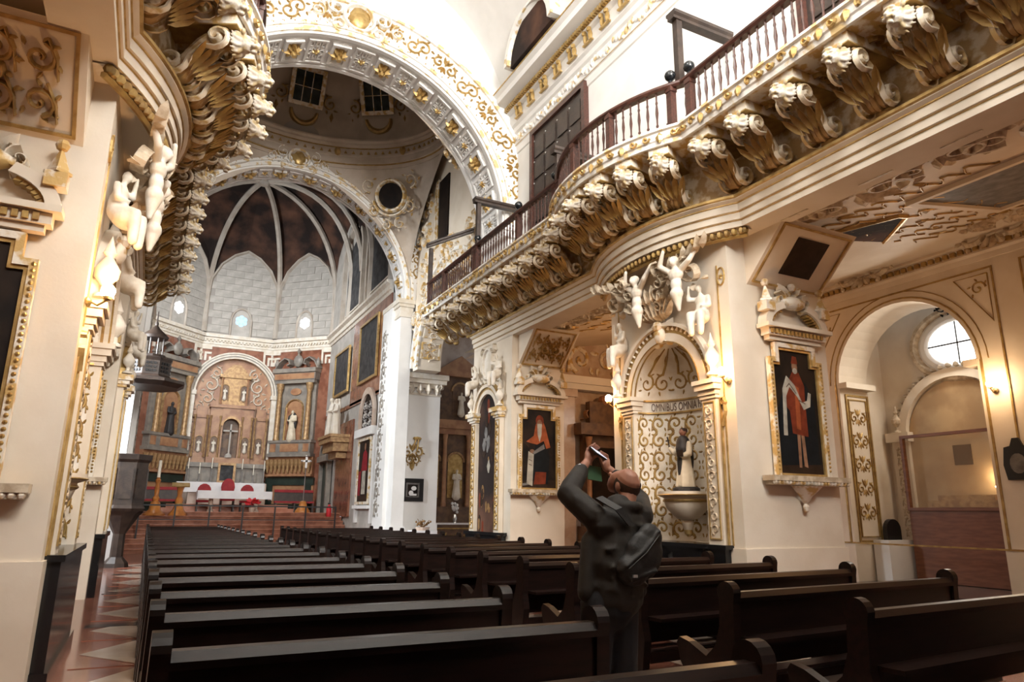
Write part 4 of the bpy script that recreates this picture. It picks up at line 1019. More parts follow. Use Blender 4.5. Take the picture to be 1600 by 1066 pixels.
def pier2(s):
    p = thing('nave_pier', 'cream pier with tall arched dark canvas beside the transept opening' if s > 0 else 'far cream pier behind the wooden pulpit canopy', 'pillar', (0, 0, 0))
    y0, y1, yc = 13.6, 15.7, 14.75; x0, x1 = 3.8, 5.14; F = FN(x0, yc)
    mb = MB(); mb.box(x0, x1, y0, y1, 0, 5.33); mb.build('shaft', 'cream', p)
    mb = MB(); mb.prism(rect(-.5, .5, 1.0, 3.6)+arc(0, 3.6, .5, 0, pi, 16)[1:-1] if False else [(-.5, 1.0), (.5, 1.0)]+arc(0, 3.62, .5, 0, pi, 16), F, 0, .02); mb.build('arched_canvas', 'fresco', p)
    mb = MB()
    rr = random.Random(21); spots = [(0, 3.86, .07, .16, 0), (.03, 3.6, .05, .18, 0), (.06, 2.45, .07, .16, 2), (.05, 2.62, .035, .05, 3)]
    spots += [(rr.uniform(-.4, .4), rr.uniform(1.1, 1.9), rr.uniform(.03, .07), rr.uniform(.06, .2), rr.choice((0, 3, 4, 4, 3, 1))) for _ in range(16)]+[(rr.uniform(-.38, .38), rr.uniform(2.6, 3.5), rr.uniform(.04, .09), rr.uniform(.08, .2), rr.choice((1, 4, 4))) for _ in range(8)]
    for q, (a, b, w, h, m) in enumerate(spots):
        mb.m = m; mb.prism([(a+w*cos(2*pi*k/10)*(1+.3*sin(k*2.3+q)), b+h*sin(2*pi*k/10)) for k in range(10)], F, .02, .0215+.0003*q)
    sbuild(mb, 'painted_figure', ['p_red', 'p_grey', 'p_white', 'p_ochre', 'p_brown'], p)
    for d in (1, -1):
        mb = MB(); mb.prism(rect(d*.66-.13, d*.66+.13, 1.0, 3.5), F, 0, .1); pl = mb.build('pilaster', 'cream', p)
        mb = MB(); rect_frame(mb, F, d*.66-.1, d*.66+.1, 1.05, 3.45, .02, .115, .09); Fq = lambda a, b, h, d=d: F(d*.66-.075+a, 1.1+b, .1+h); arabesque(mb, Fq, .15, 2.3, 1, 12, 4, .018); mb.build('pilaster_ornament', 'gold', pl)
        mb = MB()
        for z0, z1, e in ((3.5, 3.55, .04), (3.55, 3.62, .08), (3.62, 3.72, .13)): mb.prism(rect(d*.66-.14-e*.6, d*.66+.14+e*.6, z0, z1), F, -.1, .1+e)
        mb.build('impost', 'gilt', p)
        mb = MB(); urn(mb, F(d*.78, 3.75, .12), .9); mb.build('urn', 'palerelief', p, True)
    mb = MB(); arch_band(mb, F, 0, 3.62, .5, .6, 0, .08, n=20); arch_band(mb, F, 0, 3.62, .66, .74, 0, .11, n=20); av = mb.build('archivolt', 'cream', p)
    mb = MB(); arch_band(mb, F, 0, 3.62, .6, .66, 0, .07, n=20); ribbon(mb, F, arc(0, 3.62, .76, 0, pi, 20), .03, .1); mb.build('archivolt_gold', 'gold', av)
    for d, z in ((-.62, 4.0), (.62, 4.05)): mesh_obj('seated_figure', FIG_SEAT, 'palerelief', p, F(d, z, .1), -pi/2+d*.4, .7)
    mb = MB(); ribbon(mb, F, [(.26*cos(2*pi*k/16), 4.85+.36*sin(2*pi*k/16)) for k in range(17)], .12, .1); mb.prism([(.24*cos(2*pi*k/16), 4.85+.34*sin(2*pi*k/16)) for k in range(16)], F, 0, .05)
    for d in (1, -1): scroll(mb, F, d*.3, 4.5, .16, pi/2, d, .1); scroll(mb, F, d*.25, 5.15, .12, pi/2, -d, .1); leaf(mb, F, 0, 4.3, pi/2+d*.8, .35, .16, .12)
    mb.build('cartouche', 'palerelief', p)
    mb = MB(); mb.box(x0-.12, x0+.3, yc-.95, yc+.95, 0, .97); mb.box(x0-.15, x0+.3, yc-1, yc+1, .93, 1.0); mb.build('plinth', 'blackmarble', p)
    sloped_panel(p, 3.95, 5.1, y0, 4.62, 5.36, .8, True)
    return p
p2r = pier2(1); p2l = pier2(-1); p2l.scale = (-1, 1, 1)
# ------------------------------------------------------------------ framed saint pictures on the pier faces
def saint_picture(label, cx, y, z0, w, h, fig, s=1):
    t = thing('framed_painting', label, 'painting', (s*cx, y, 0), 0, 'framed saints on the piers'); F = FP((0, 0, 0), (1, 0, 0), (0, 0, 1))
    a = w/2; n = .12
    out = [(-a, z0), (a, z0), (a, z0+h-.22), (a-n, z0+h-.22), (a-n, z0+h), (-a+n, z0+h), (-a+n, z0+h-.22), (-a, z0+h-.22)]
    cv = MB().prism(out, F, 0, .02).build('canvas', 'canvasdark', t)
    def off(d): return [(-a-d, z0-d), (a+d, z0-d), (a+d, z0+h-.22+d), (a-n+d, z0+h-.22+d), (a-n+d, z0+h+d), (-a+n-d, z0+h+d), (-a+n-d, z0+h-.22+d), (-a-d, z0+h-.22+d)]
    for d0, d1, hh, m, nm in ((0, .035, .05, 'gold', 'inner_frame'), (.035, .10, .075, 'gilt', 'frame')):
        A, B = off(d0), off(d1); mb = MB()
        for i in range(8): mb.prism([A[i], B[i], B[(i+1) % 8], A[(i+1) % 8]], F, 0, hh)
        fr = mb.build(nm, m, t)
    mb = MB()
    for i in range(int(h/.06)):
        for d in (-1, 1): mb.sph(F(d*(a+.07), z0+.05+i*.056, .075), .02, 5)
    sbuild(mb, 'frame_beading', 'gold', fr)
    mb = MB(); mb.prism(rect(-a-.28, a+.28, z0-.16, z0-.11), F, 0, .16); mb.prism(rect(-a-.32, a+.32, z0-.11, z0-.04), F, 0, .2); lg = mb.build('ledge', 'brownrelief', t)
    mb = MB()
    for i in range(22): mb.sph(F(-a-.28+i*(2*a+.56)/21, z0-.13, .17), .032, 6)
    sbuild(mb, 'ledge_ornament', 'gilt', lg)
    mb = MB(); mb.lathe([(0,-.52),(.035,-.5),(.05,-.44),(.025,-.40),(.05,-.38),(.10,-.30),(.19,-.22),(.24,-.17)], F(0, z0, .02), 14, 0, pi, Matrix.Rotation(pi, 3, 'Z')); mb.build('pendant', 'gilt', lg, True)
    # entablature & broken pediment
    zt = z0+h+.12; mb = MB()
    for q0, q1, e in ((0, .06, .0), (.06, .16, .05), (.16, .22, .12)): mb.prism(rect(-a-.1-e, a+.1+e, zt+q0, zt+q1), F, 0, .1+e)
    en = mb.build('entablature', 'cream', t)
    mb = MB(); [mb.prism(rect(-a-.12+i*.075, -a-.075+i*.075, zt+.08, zt+.14), F, .14, .18) for i in range(int((2*a+.24)/.075))]; sbuild(mb, 'entablature_dentil', 'oldgold', en)
    for d in (1, -1):
        mb = MB(); C = [(d*(.62*cos(q)), zt+.22+.38*sin(q)) for q in [0+1.15*i/8 for i in range(9)]]; B = [(d*(.50*cos(q)), zt+.22+.28*sin(q)) for q in [0+1.15*i/8 for i in range(9)]]
        for i in range(8): mb.prism([C[i], C[i+1], B[i+1], B[i]][::d], F, 0, .16)
        pd = mb.build('pediment', 'cream', t)
        mb = MB(); [mb.prism([B[i], B[i+1], (B[i+1][0]*.9, B[i+1][1]-.04), (B[i][0]*.9, B[i][1]-.02)], F, 0, .12) for i in range(7)]; mb.build('pediment_gilding', 'oldgold', pd)
        mb = MB(); finial(mb, F(d*.55, zt+.40, .12), .85); mb.build('finial', 'gilt', t)
    mb = MB(); mb.sph(F(0, zt+.58, .1), .13, 10, (1.9, .8, .8)); 
    for d in (1, -1): scroll(mb, F, d*.25, zt+.62, .12, pi/2, d, .14); leaf(mb, F, 0, zt+.62, pi/2+d*.7, .34, .14, .16)
    mb.sph(F(0, zt+.82, .1), .07, 8); mb.build('crest', 'gilt', t, True)
    mb = MB(); mats = []
    for q, (m, pts) in enumerate(fig):
        if m not in mats: mats.append(m)
        mb.m = mats.index(m); mb.prism([(x*a, z0+y_*h) for x, y_ in pts], F, .02, .0215+.0006*q)
    mb.build('painted_figure', mats, cv)
    return t
def el(cx, cy, rx, ry, n=14): return [(cx+rx*cos(2*pi*k/n), cy+ry*sin(2*pi*k/n)) for k in range(n)]
A_FIG = [('p_blue', [(-.9, .02), (.9, .02), (.85, .55), (.5, .75), (-.5, .72), (-.9, .5)]), ('p_brown', [(-.95, .0), (.95, .0), (.95, .08), (-.95, .06)]), ('p_skin', [(-.12, .05), (.0, .05), (.05, .33), (-.1, .33)]), ('p_skin', [(.12, .06), (.28, .05), (.22, .33), (.08, .33)]),
         ('p_red', [(-.3, .32), (.42, .30), (.40, .55), (.42, .72), (.2, .83), (-.1, .83), (-.4, .72), (-.55, .55), (-.35, .5)]), ('p_orange', [(-.1, .36), (.1, .35), (.15, .7), (-.05, .72)]), ('p_skin', el(.03, .875, .13, .05)), ('p_white', el(.03, .84, .11, .025)), ('p_red', [(-.12, .9), (.18, .9), (.14, .96), (-.05, .965)]),
         ('p_white', [(-.72, .3), (-.55, .3), (-.48, .62), (-.3, .70), (.05, .62), (.3, .52), (.62, .55), (.7, .66), (.58, .67), (.5, .6), (.25, .58), (-.05, .72), (-.4, .79), (-.62, .68)]), ('p_text', [(-.45, .70), (-.3, .735), (.0, .655), (.0, .645), (-.3, .72), (-.45, .69)]), ('p_text', [(.1, .60), (.4, .575), (.4, .567), (.1, .59)])]
B_FIG = [('p_brown', [(-.98, 0), (.98, 0), (.98, .1), (-.98, .08)]), ('p_grey', [(-.98, .02), (-.5, .04), (-.5, .07), (-.98, .05)]), ('p_blue', [(-.3, .06), (.55, .05), (.65, .4), (.4, .56), (-.2, .54), (-.4, .3)]), ('p_red', [(-.3, .04), (.4, .05), (.45, .2), (-.2, .2)]), ('p_brown', [(-.6, .5), (-.95, .58), (-.92, .62), (-.5, .56)]),
         ('p_orange', [(-.75, .58), (-.3, .66), (-.2, .8), (-.05, .88), (.2, .88), (.4, .78), (.7, .52), (.45, .5), (.3, .6), (-.1, .55), (-.4, .56)]), ('p_red', el(.05, .86, .24, .075)), ('p_skin', el(.04, .815, .16, .06)), ('p_white', [(-.1, .82), (.18, .82), (.16, .68), (.05, .58), (-.08, .68)]),
         ('p_white', [(-.72, .05), (-.38, .02), (-.3, .42), (-.62, .46)]), ('p_text', [(-.6, .36), (-.4, .34), (-.4, .33), (-.6, .35)]), ('p_text', [(-.6, .3), (-.42, .285), (-.42, .275), (-.6, .29)]), ('p_skin', el(-.4, .46, .14, .025)), ('p_grey', [(-.35, .45), (.3, .56), (.35, .5), (-.3, .42)])]
saint_picture('gilt framed painting of red-robed saint holding a long white scroll', 4.9, 6.9, 1.98, .84, 1.72, A_FIG)
saint_picture('gilt framed painting of hooded white-bearded hermit resting on a tablet', 4.46, 13.57, 1.95, .84, 1.70, B_FIG)
saint_picture('dark picture in a gold frame on the left pier below the lamp', 4.68, 6.9, 1.64, .84, 1.95, B_FIG[:4], -1)
saint_picture('dark picture in a gold frame on the far left pier behind the lamp', 4.46, 13.57, 1.95, .84, 1.70, A_FIG[:4], -1)
# preaching friar statue in the niche
t = thing('friar_statue', 'painted friar statue in black and white habit standing on niche bracket', 'statue', (4.08, 8.33, 1.76), -pi/2)
mb = MB(); mb.lathe([(0,0),(.2,0),(.2,.04),(.17,.06),(0,.06)], (0,0,0), 14); mb.build('base', 'habitblack', t)
mesh_obj('robe', sculpt([('t', [(0,0,.72),(0,0,.5),(0,0,.3),(0,0,.08)], [.085,.10,.115,.14])]+[('t', [(.07*cos(a),.06*sin(a),.6),(.13*cos(a+.2),.12*sin(a+.2),.07)], [.03,.035]) for a in range(6)]+[('t', [(-.11,0,.70),(-.17,-.05,.56),(-.19,-.12,.64)], [.045,.045,.03]), ('t', [(.11,0,.70),(.16,-.05,.54),(.06,-.13,.52)], [.045,.05,.03])], .015, 2), 'habitwhite', t)
mesh_obj('cape', sculpt([('t', [(0,-.02,.74),(0,-.03,.62)], [.10,.115]), ('e', (0,-.10,.42), (.055,.03,.3)), ('e', (0,.06,.5), (.12,.06,.27))], .014, 2), 'habitblack', t)
mesh_obj('head', sculpt([('e', (0,-.02,.88), (.05,.058,.068)), ('t', [(0,0,.76),(0,-.01,.84)], [.04,.035]), ('e', (0,-.08,.875), (.012,.015,.018)), ('e', (.05,-.01,.88), (.012,.015,.02)), ('e', (-.05,-.01,.88), (.012,.015,.02))], .010, 1), 'skin', t)
mb = MB(); mb.lathe([(.055,.88),(.062,.905),(.058,.93),(.04,.945)], (0,0,0), 14); mb.build('hair_ring', 'hair', t, True)
mb = MB(); mb.tube([(-.19,-.12,.60),(-.22,-.14,.82)], .011, 6); mb.box(-.25, -.18, -.15, -.13, .75, .77); mb.build('hand_cross', 'darkwood', t)
mb = MB(); mb.box(.02, .12, -.17, -.13, .50, .60); mb.build('book', 'p_brown', t)
# wall lamps
def sconce(loc, label, nrm, power, col=(1, .52, .20), m='bulb', scale=1):
    t = thing('wall_lamp', label, 'lamp', loc); n = V(nrm)
    mb = MB(); mb.lathe([(0,0),(.05,0),(.05,.015),(.02,.03),(0,.03)], (0,0,0), 10, ax=V((0,0,1)).rotation_difference(n).to_matrix()); mb.tube([n*.02, n*.08+V((0,0,-.03)), n*.15+V((0,0,.02))], .010, 6); mb.build('bracket', 'gold', t)
    mb = MB(); mb.lathe([(.012,.02),(.035,.03),(.04,.06),(.012,.065)], n*.15, 10); mb.build('cup', 'gold', t)
    o = mb = MB().sph(n*.15+V((0,0,.105)), .06*scale, 12, (1,1,1.15)).build('bulb', m, t, True)
    l = bpy.data.lights.new('lamp_light', 'POINT'); l.energy = power; l.color = col; l.shadow_soft_size = .06
    lo = bpy.data.objects.new('lamp_light', l); COL.objects.link(lo); lo.parent = t; lo.location = n*.30+V((0,0,.12))
    return t
sconce((3.78, 7.02, 3.2), 'glowing wall lamp on niche pier beside the saint with a scroll', (-1, -.3, 0), 40)
sconce((3.78, 9.62, 3.2), 'glowing wall lamp on niche pier beside the arched opening', (-1, .2, 0), 28)
sconce((-3.78, 7.0, 3.2), 'glowing wall lamp on the left pier above black plinth', (1, -.3, 0), 42)
sconce((9.98, 6.95, 3.6), 'small bright lamp on the outer aisle pilaster above a plaque', (-1, 0, 0), 32, (1, .66, .36), 'bulbcool')
for x, y, z, pw in ((7.5, 3.5, 4.9, 60), (7.4, 12.3, 4.9, 100), (-6.5, 3.2, 4.8, 55)):
    t = thing('hanging_lamp', ('pendant lamp under the aisle ceiling by the glazed case' if y > 3.4 and y < 5 else 'pendant lamp under the aisle ceiling between the two saint paintings' if y > 5 else 'pendant lamp in the aisle behind the left pier'), 'lamp', (x, y, z), 0, 'aisle pendant lamps')
    mb = MB(); mb.tube([(0,0,.1),(0,0,(5.34+(x-3.9)*.171 if x > 0 else 5.5)-z)], .008, 6); mb.lathe([(.02,.12),(.10,.06),(.14,0),(.13,0),(.09,.05),(.0,.1)], (0,0,0), 14); mb.build('shade', 'iron', t)
    MB().sph((0,0,.0), .05, 10).build('bulb', 'bulb', t, True)
    l = bpy.data.lights.new('lamp_light', 'POINT'); l.energy = pw; l.color = (1, .50, .19); l.shadow_soft_size = .1; lo = bpy.data.objects.new('lamp_light', l); COL.objects.link(lo); lo.parent = t; lo.location = (0, 0, -.1)
# ------------------------------------------------------------------ pews
def pew_end_poly():
    top = arc(.015, .90, .075, -.35, pi+.35, 10)
    return [(-.02, 0), (.50, 0), (.50, .06), (.42, .10), (.40, .30), (.47, .40), (.50, .52), (.47, .56), (.38, .54), (.22, .47), (.13, .55), (.085, .68), (.075, .84)]+top+[(-.05, .84), (-.04, .60), (-.07, .45), (-.03, .2)]
PE = pew_end_poly()
def make_pew(L):
    p = empty('pew'); F = lambda a, b, h: V((h, a, b)); h = L/2
    for s in (-1, 1):
        x = s*h; mb = MB(); mb.prism(PE, F, x-.035, x+.035); mb.build('end_panel', 'pew', p)
    mb = MB(); mb.box(-h+.035, h-.035, -.025, .015, .46, .86); mb.build('backrest', 'pew', p)
    mb = MB(); mb.prism([(-.05, .84), (.055, .84), (.06, .87), (.03, .905), (-.03, .905), (-.055, .87)], F, -h+.035, h-.035); mb.build('top_rail', 'pew', p)
    mb = MB(); mb.box(-h+.035, h-.035, .02, .45, .42, .46); mb.build('seat', 'pew', p)
    mb = MB(); mb.box(-h+.035, h-.035, -.19, -.02, .60, .625); mb.build('book_ledge', 'pew', p)
    mb = MB(); mb.box(-h+.035, h-.035, -.05, .0, .28, .36); mb.build('stretcher', 'pew', p)
    k = MB(); k.box(-h+.08, h-.08, -.36, -.18, .15, .19); k.box(-h+.1, -h+.16, -.34, -.02, .0, .15); k.box(h-.16, h-.1, -.34, -.02, 0, .15); k.build('kneeler', 'pew', p)
    return p
def pew_block(xc, L, ys, rz, label, group):
    pr = tag(make_pew(L), label, 'pew', group)
    for i, y in enumerate(ys):
        o = pr if i == 0 else copy_tree(pr); o.location = (xc, y, .007); o.rotation_euler = (0, 0, rz)
pew_block(-2.03, 1.92, [2.02+1.03*i for i in range(22)], 0, 'long dark wooden pew in the block along the saw-tooth marble passage', 'pews beside the marble passage')
pew_block(1.86, 2.72, [2.88+1.0*i for i in range(-1, 20)], math.radians(4), 'long dark wooden pew in the block facing the niche pier and its neighbours', 'pews beside the niche pier')
# ------------------------------------------------------------------ visitor with a phone
man = thing('person', 'balding man in dark jacket raising both hands overhead with a phone', 'person', (-.40, 3.72, .007))
R3 = lambda ax, an: Matrix.Rotation(an, 3, ax)
# local: x right, y forward (+Y = altar), z up
LH, RH = (-.05, .30, 1.80), (.03, .29, 1.76)
tx, lx = -.08, -.13
body = sculpt([('e', (.035, .02, 1.60), (.080, .100, .100), R3('X', .6)), ('e', (.0, .085, 1.615), (.058, .052, .085), R3('X', .75)), ('t', [(-.03, -.02, 1.40), (.025, .0, 1.53)], [.066, .060]), ('e', (-.012, .135, 1.665), (.014, .024, .016)), ('e', (-.045, .01, 1.58), (.012, .024, .036)), ('e', (.115, .01, 1.58), (.012, .024, .036)), ('e', (-.01, .14, 1.60), (.026, .014, .010)),
   ('t', [(tx, .02, 1.36), (tx, .01, 1.1), (lx, 0, .95)], [.10, .11, .11]), ('t', [(-.24, .0, 1.40), (.11, .0, 1.40)], [.05, .05]),
   ('t', [(lx-.09, 0, .93), (lx-.10, .02, .5), (lx-.10, -.02, .08)], [.075, .06, .04]), ('t', [(lx+.09, 0, .93), (lx+.10, .02, .5), (lx+.10, -.02, .08)], [.075, .06, .04]),
   ('t', [(lx-.10, -.05, .05), (lx-.11, .15, .045)], [.035, .03]), ('t', [(lx+.10, -.05, .05), (lx+.11, .15, .045)], [.035, .03]),
   ('t', [(-.25, 0, 1.40), (-.34, .16, 1.54), (-.10, .29, 1.74)], [.05, .045, .03]), ('t', [(.12, 0, 1.40), (.24, .18, 1.50), (.09, .28, 1.70)], [.06, .05, .03]),
   ('e', (-.075, .295, 1.77), (.035, .02, .045)), ('e', (.06, .285, 1.73), (.035, .02, .045))]
   + [('t', [(-.095+.018*i, .30, 1.80), (-.075+.021*i, .305, 1.85-.008*abs(i-1)), (-.045+.02*i, .29, 1.878-.012*abs(i-1))], [.0095, .009, .008]) for i in range(4)] + [('t', [(-.055, .29, 1.765), (-.03, .275, 1.79), (-.005, .265, 1.80)], [.011, .010, .009])]
   + [('t', [(.035+.018*i, .29, 1.76), (.04+.018*i, .31, 1.80-.006*i), (.025+.018*i, .295, 1.83-.008*i)], [.0095, .009, .008]) for i in range(4)] + [('t', [(.03, .28, 1.73), (.01, .27, 1.755), (-.005, .262, 1.775)], [.011, .010, .009])], .0075, 2)
mesh_obj('body', body, 'skin', man)
rj = random.Random(11)
jk = sculpt([('t', [(tx+.02, -.01, 1.44), (tx, 0, 1.25), (tx, 0, 1.05), (tx-.02, 0, .95)], [.10, .165, .17, .19]), ('e', (tx+.01, -.01, 1.34), (.225, .13, .12)), ('e', (tx, -.03, 1.12), (.205, .15, .2)), ('t', [(-.24, .0, 1.40), (-.33, .15, 1.535), (-.16, .26, 1.685)], [.085, .075, .055]), ('t', [(.12, .0, 1.40), (.24, .17, 1.50), (.12, .26, 1.655)], [.085, .075, .055]),
   ('t', [(tx-.17, .02, 1.25), (tx-.22, .0, .95)], [.06, .055]), ('t', [(tx+.15, .02, 1.25), (tx+.17, 0, .95)], [.06, .05])]
   + [('t', [(-.01+.085*cos(a), -.01+.085*sin(a), 1.455), (-.01+.085*cos(a+.5), -.01+.085*sin(a+.5), 1.46)], [.034, .034]) for a in [i*.5 for i in range(13)]]
   + [('t', [(tx+rj.uniform(-.16, .16), -.13-rj.random()*.02, 1.0+.035*i), (tx+rj.uniform(-.16, .16), -.125, 1.0+.035*i+rj.uniform(-.06, .06))], [.018, .014]) for i in range(10)]
   + [('t', [(-.24-.10*t_, .10*t_-.06, 1.36+.14*t_), (-.27-.08*t_, .16*t_+.03, 1.47+.1*t_)], [.02, .016]) for t_ in (.1, .4, .7, 1.0)], .0125, 2)
mesh_obj('jacket', jk, 'jacket', man)
mesh_obj('trousers', sculpt([('t', [(tx-.02, 0, .98), (lx, 0, .88)], [.165, .16]), ('t', [(lx-.085, 0, .90), (lx-.10, .02, .5), (lx-.105, -.02, .10)], [.11, .09, .075]), ('t', [(lx+.085, 0, .90), (lx+.10, .02, .5), (lx+.105, -.02, .10)], [.11, .09, .075])], .016, 2), 'jeans', man)
for s in (1, -1): mesh_obj('shoe', sculpt([('t', [(lx+s*.105, -.07, .05), (lx+s*.115, .17, .045)], [.055, .045]), ('t', [(lx+s*.105, -.03, .05), (lx+s*.105, -.02, .12)], [.055, .055])], .014, 1), 'black', man)
hr = MB(); T = Matrix.Translation((.035, .02, 1.60)) @ Matrix.Rotation(.6, 4, 'X')
vs, fs = [], []
for j in range(7):
    b_ = -.95+1.25*j/6
    for k in range(13):
        a = pi-.25+(pi+.5)*k/12; vs.append(T @ V((.0845*cos(b_)*cos(a), .1045*cos(b_)*sin(a), .1045*sin(b_))))
hr.add(vs, [(j*13+k, j*13+k+1, (j+1)*13+k+1, (j+1)*13+k) for j in range(6) for k in range(12)]); hr.build('hair', 'hair', man, 'all')
mb = MB(); mb.tube([(-.165+.035*cos(a*.7), .262+.035*sin(a*.7)*.6, 1.70+.02*sin(a*.7)) for a in range(9)], .008, 5, closed=True); mb.sph((-.175, .245, 1.712), .022, 8, (1, .6, 1)); mb.build('wrist_watch', 'silver', man)
ph = thing('smartphone', 'lit smartphone held up in the raised hands of the man', 'phone', (-.40+.0, 3.72+.285, 1.815)); ph.rotation_euler = (-.9, .25, .45)
mb = MB(); mb.box(-.075, .075, -.006, .006, -.04, .04); mb.build('case', 'black', ph)
MB().box(-.068, .068, -.009, -.006, -.035, .035).build('screen', 'phonescreen', ph)
gb = thing('green_card', 'flat green card standing in for a phone case under the raised phone', 'phone case', (-.40-.02, 3.72+.31, 1.685)); gb.rotation_euler = (-.2, .1, .1)  # flat card added in place of a green phone case
MB().box(-.06, .06, -.004, .004, -.05, .05).build('cover', 'greencase', gb)
bag = thing('shoulder_bag', 'black shoulder bag slung across the back of the standing man', 'bag', (-.43, 3.545, .99))
mesh_obj('pouch', sculpt([('e', (.03, -.0, .19), (.135, .065, .16), R3('Y', .5)), ('e', (-.05, 0, .11), (.12, .062, .10)), ('e', (.08, .0, .29), (.09, .055, .09)), ('t', [(-.13, -.045, .13), (.0, -.06, .22), (.12, -.05, .33)], [.012, .014, .012]), ('t', [(-.1, -.05, .05), (.08, -.055, .10)], [.012, .012])], .011, 1), 'bagcloth', bag)
mb = MB(); mb.sweep([(V((-.04, .02, .36)), (1, 0, 0), (0, -1, 0)), (V((-.12, .04, .46)), (1, 0, .3), (0, -1, 0)), (V((-.2, .13, .52)), (1, 0, .3), (0, -.6, .8))], [(-.025, 0), (.025, 0), (.025, .012), (-.025, .012)]); mb.build('strap', 'bagcloth', bag)
mb = MB(); mb.tube([(-.12, -.058, .12), (.0, -.073, .21), (.11, -.06, .31)], .003, 5); mb.build('zip', 'iron', bag)
MB().box(-.10, -.07, -.072, -.060, .07, .085).build('tag', 'silver', bag)
# ------------------------------------------------------------------ high altar
SZ = 1.332
al = thing('main_retable', 'tall carved retable with tiered niches and crucifix under the white arch', 'altarpiece', (0, 35.55, SZ)); F = FP((0, 0, -SZ), (1, 0, 0), (0, 0, 1))
def part(name, m, fn, sm=False, par=al):
    mb = MB(); fn(mb); return mb.build(name, m, par, sm)
def f(mb):
    arch_band(mb, F, 0, 6.75, 1.70, 2.0, 0, .40, n=28)
    for d in (1, -1): mb.prism(rect(d*1.85-.15, d*1.85+.15, 3.6, 6.75), F, 0, .40); mb.prism(rect(d*1.85-.2, d*1.85+.2, 6.6, 6.8), F, 0, .46)
part('arch_frame', 'palerelief', f)
part('arch_line', 'retablegrey', lambda mb: (arch_band(mb, F, 0, 6.75, 1.78, 1.82, .4, .43, n=28), arch_band(mb, F, 0, 6.75, 1.9, 1.93, .4, .42, n=28)))
part('back_panel', 'retable', lambda mb: mb.prism([(-1.7, 3.5), (1.7, 3.5)]+arc(0, 6.75, 1.7, 0, pi, 20), F, 0, .08))
def f(mb):
    G = lambda a, b, h: F(a, b, .08+h)
    for d in (1, -1):
        for (x, z, r) in ((1.05, 7.15, .36), (1.15, 6.5, .28), (.85, 7.75, .26), (1.45, 6.1, .2), (1.5, 5.5, .18), (1.5, 5.0, .18), (1.5, 4.4, .18)): scroll(mb, G, d*x, z, r, pi/2, d, .1, r*.3, 1.3, 6)
stuff(part('scrollwork', 'palerelief', f))
def f(mb):
    for z0, z1, w, h in ((1.35, 2.6, 1.75, .5), (2.6, 3.3, 1.7, .35), (3.3, 3.5, 1.8, .5)): mb.prism(rect(-w, w, z0+SZ*.0, z1), F, 0, h)
part('predella', 'retablegrey', f)
def f(mb):
    mb.prism(rect(-.95, .95, 3.5, 3.75), F, .08, .5); mb.prism(rect(-.95, -.42, 3.75, 6.05), F, .08, .40); mb.prism(rect(.42, .95, 3.75, 6.05), F, .08, .40)
    arch_wall(mb, F, -.42, .42, 3.75, 6.05, 0, .36, 5.2, .08, .45); mb.prism(rect(-1.0, 1.0, 6.05, 6.2), F, .08, .52)
part('lower_tier', 'retable', f)
def f(mb):
    mb.prism(rect(-.62, .62, 6.2, 7.5), F, .08, .36); mb.prism(rect(-.7, .7, 7.5, 7.65), F, .08, .45); mb.prism([(-.6, 7.65), (.6, 7.65), (.4, 7.95), (.15, 8.15), (-.15, 8.15), (-.4, 7.95)], F, .08, .34)
part('upper_tier', 'retablegold', f)
for d in (1, -1):
    part('side_tier', 'retable', lambda mb: (mb.prism(rect(d*1.3-.32, d*1.3+.32, 3.5, 5.55), F, .08, .28), mb.prism(rect(d*1.3-.36, d*1.3+.36, 5.55, 5.7), F, .08, .36), mb.prism(rect(d*1.3-.22, d*1.3+.22, 5.7, 6.1), F, .08, .25)))
    for x, z, hh in ((d*.68, 4.0, .4), (d*1.3, 4.0, .28), (d*.42, 6.45, .36)):
        q = part('side_niche', 'retabledark', lambda mb: mb.prism([(x-.14, z), (x+.14, z)]+arc(x, z+.55, .14, 0, pi, 8), F, hh, hh+.012)); part('niche_frame', 'retablegold', lambda mb: ribbon(mb, lambda a, b, h: F(a, b, hh+h), [(x-.17, z-.05), (x-.17, z+.55)]+arc(x, z+.55, .17, pi, 0, 8)+[(x+.17, z-.05)], .05, .05), par=q)
        mesh_obj('niche_saint', FIG_STAND, 'palerelief', al, V(F(x, z, hh+.06)), 0, .55)
    for x in (.48, .90, 1.05, 1.57): part('colonnette', 'retablegold', lambda mb: mb.lathe([(.05,0),(.06,.05),(.04,.12),(.045,1.0),(.035,1.75),(.06,1.85),(.06,1.92)], F(d*x, 3.75, .44), 8), True)
    part('upper_colonnette', 'retable', lambda mb: mb.lathe([(.05,0),(.04,.1),(.035,1.15),(.06,1.25)], F(d*.56, 6.22, .40), 8), True)
part('central_niche', 'retabledark', lambda mb: mb.prism([(-.36, 3.75), (.36, 3.75)]+arc(0, 5.2, .36, 0, pi, 12), F, .08, .10))
part('niche_arch', 'retablegold', lambda mb: arch_band(mb, F, 0, 5.2, .36, .46, .4, .5, n=14))
def f(mb):
    mb.box(-.035, .035, -.5, -.44, 3.75-SZ, 5.3-SZ); mb.box(-.32, .32, -.5, -.44, 4.95-SZ, 5.02-SZ); mb.lathe([(.16,0),(.14,.12),(.05,.2)], F(0, 3.75, .47), 8)
part('crucifix', 'stone', f)
part('tabernacle_door', 'canvasgrey', lambda mb: mb.prism(rect(-.28, .28, 2.7, 3.4), F, .5, .56)); part('tabernacle_frame', 'retablegold', lambda mb: rect_frame(mb, F, -.38, .38, 2.6, 3.5, .1, .62, .5))
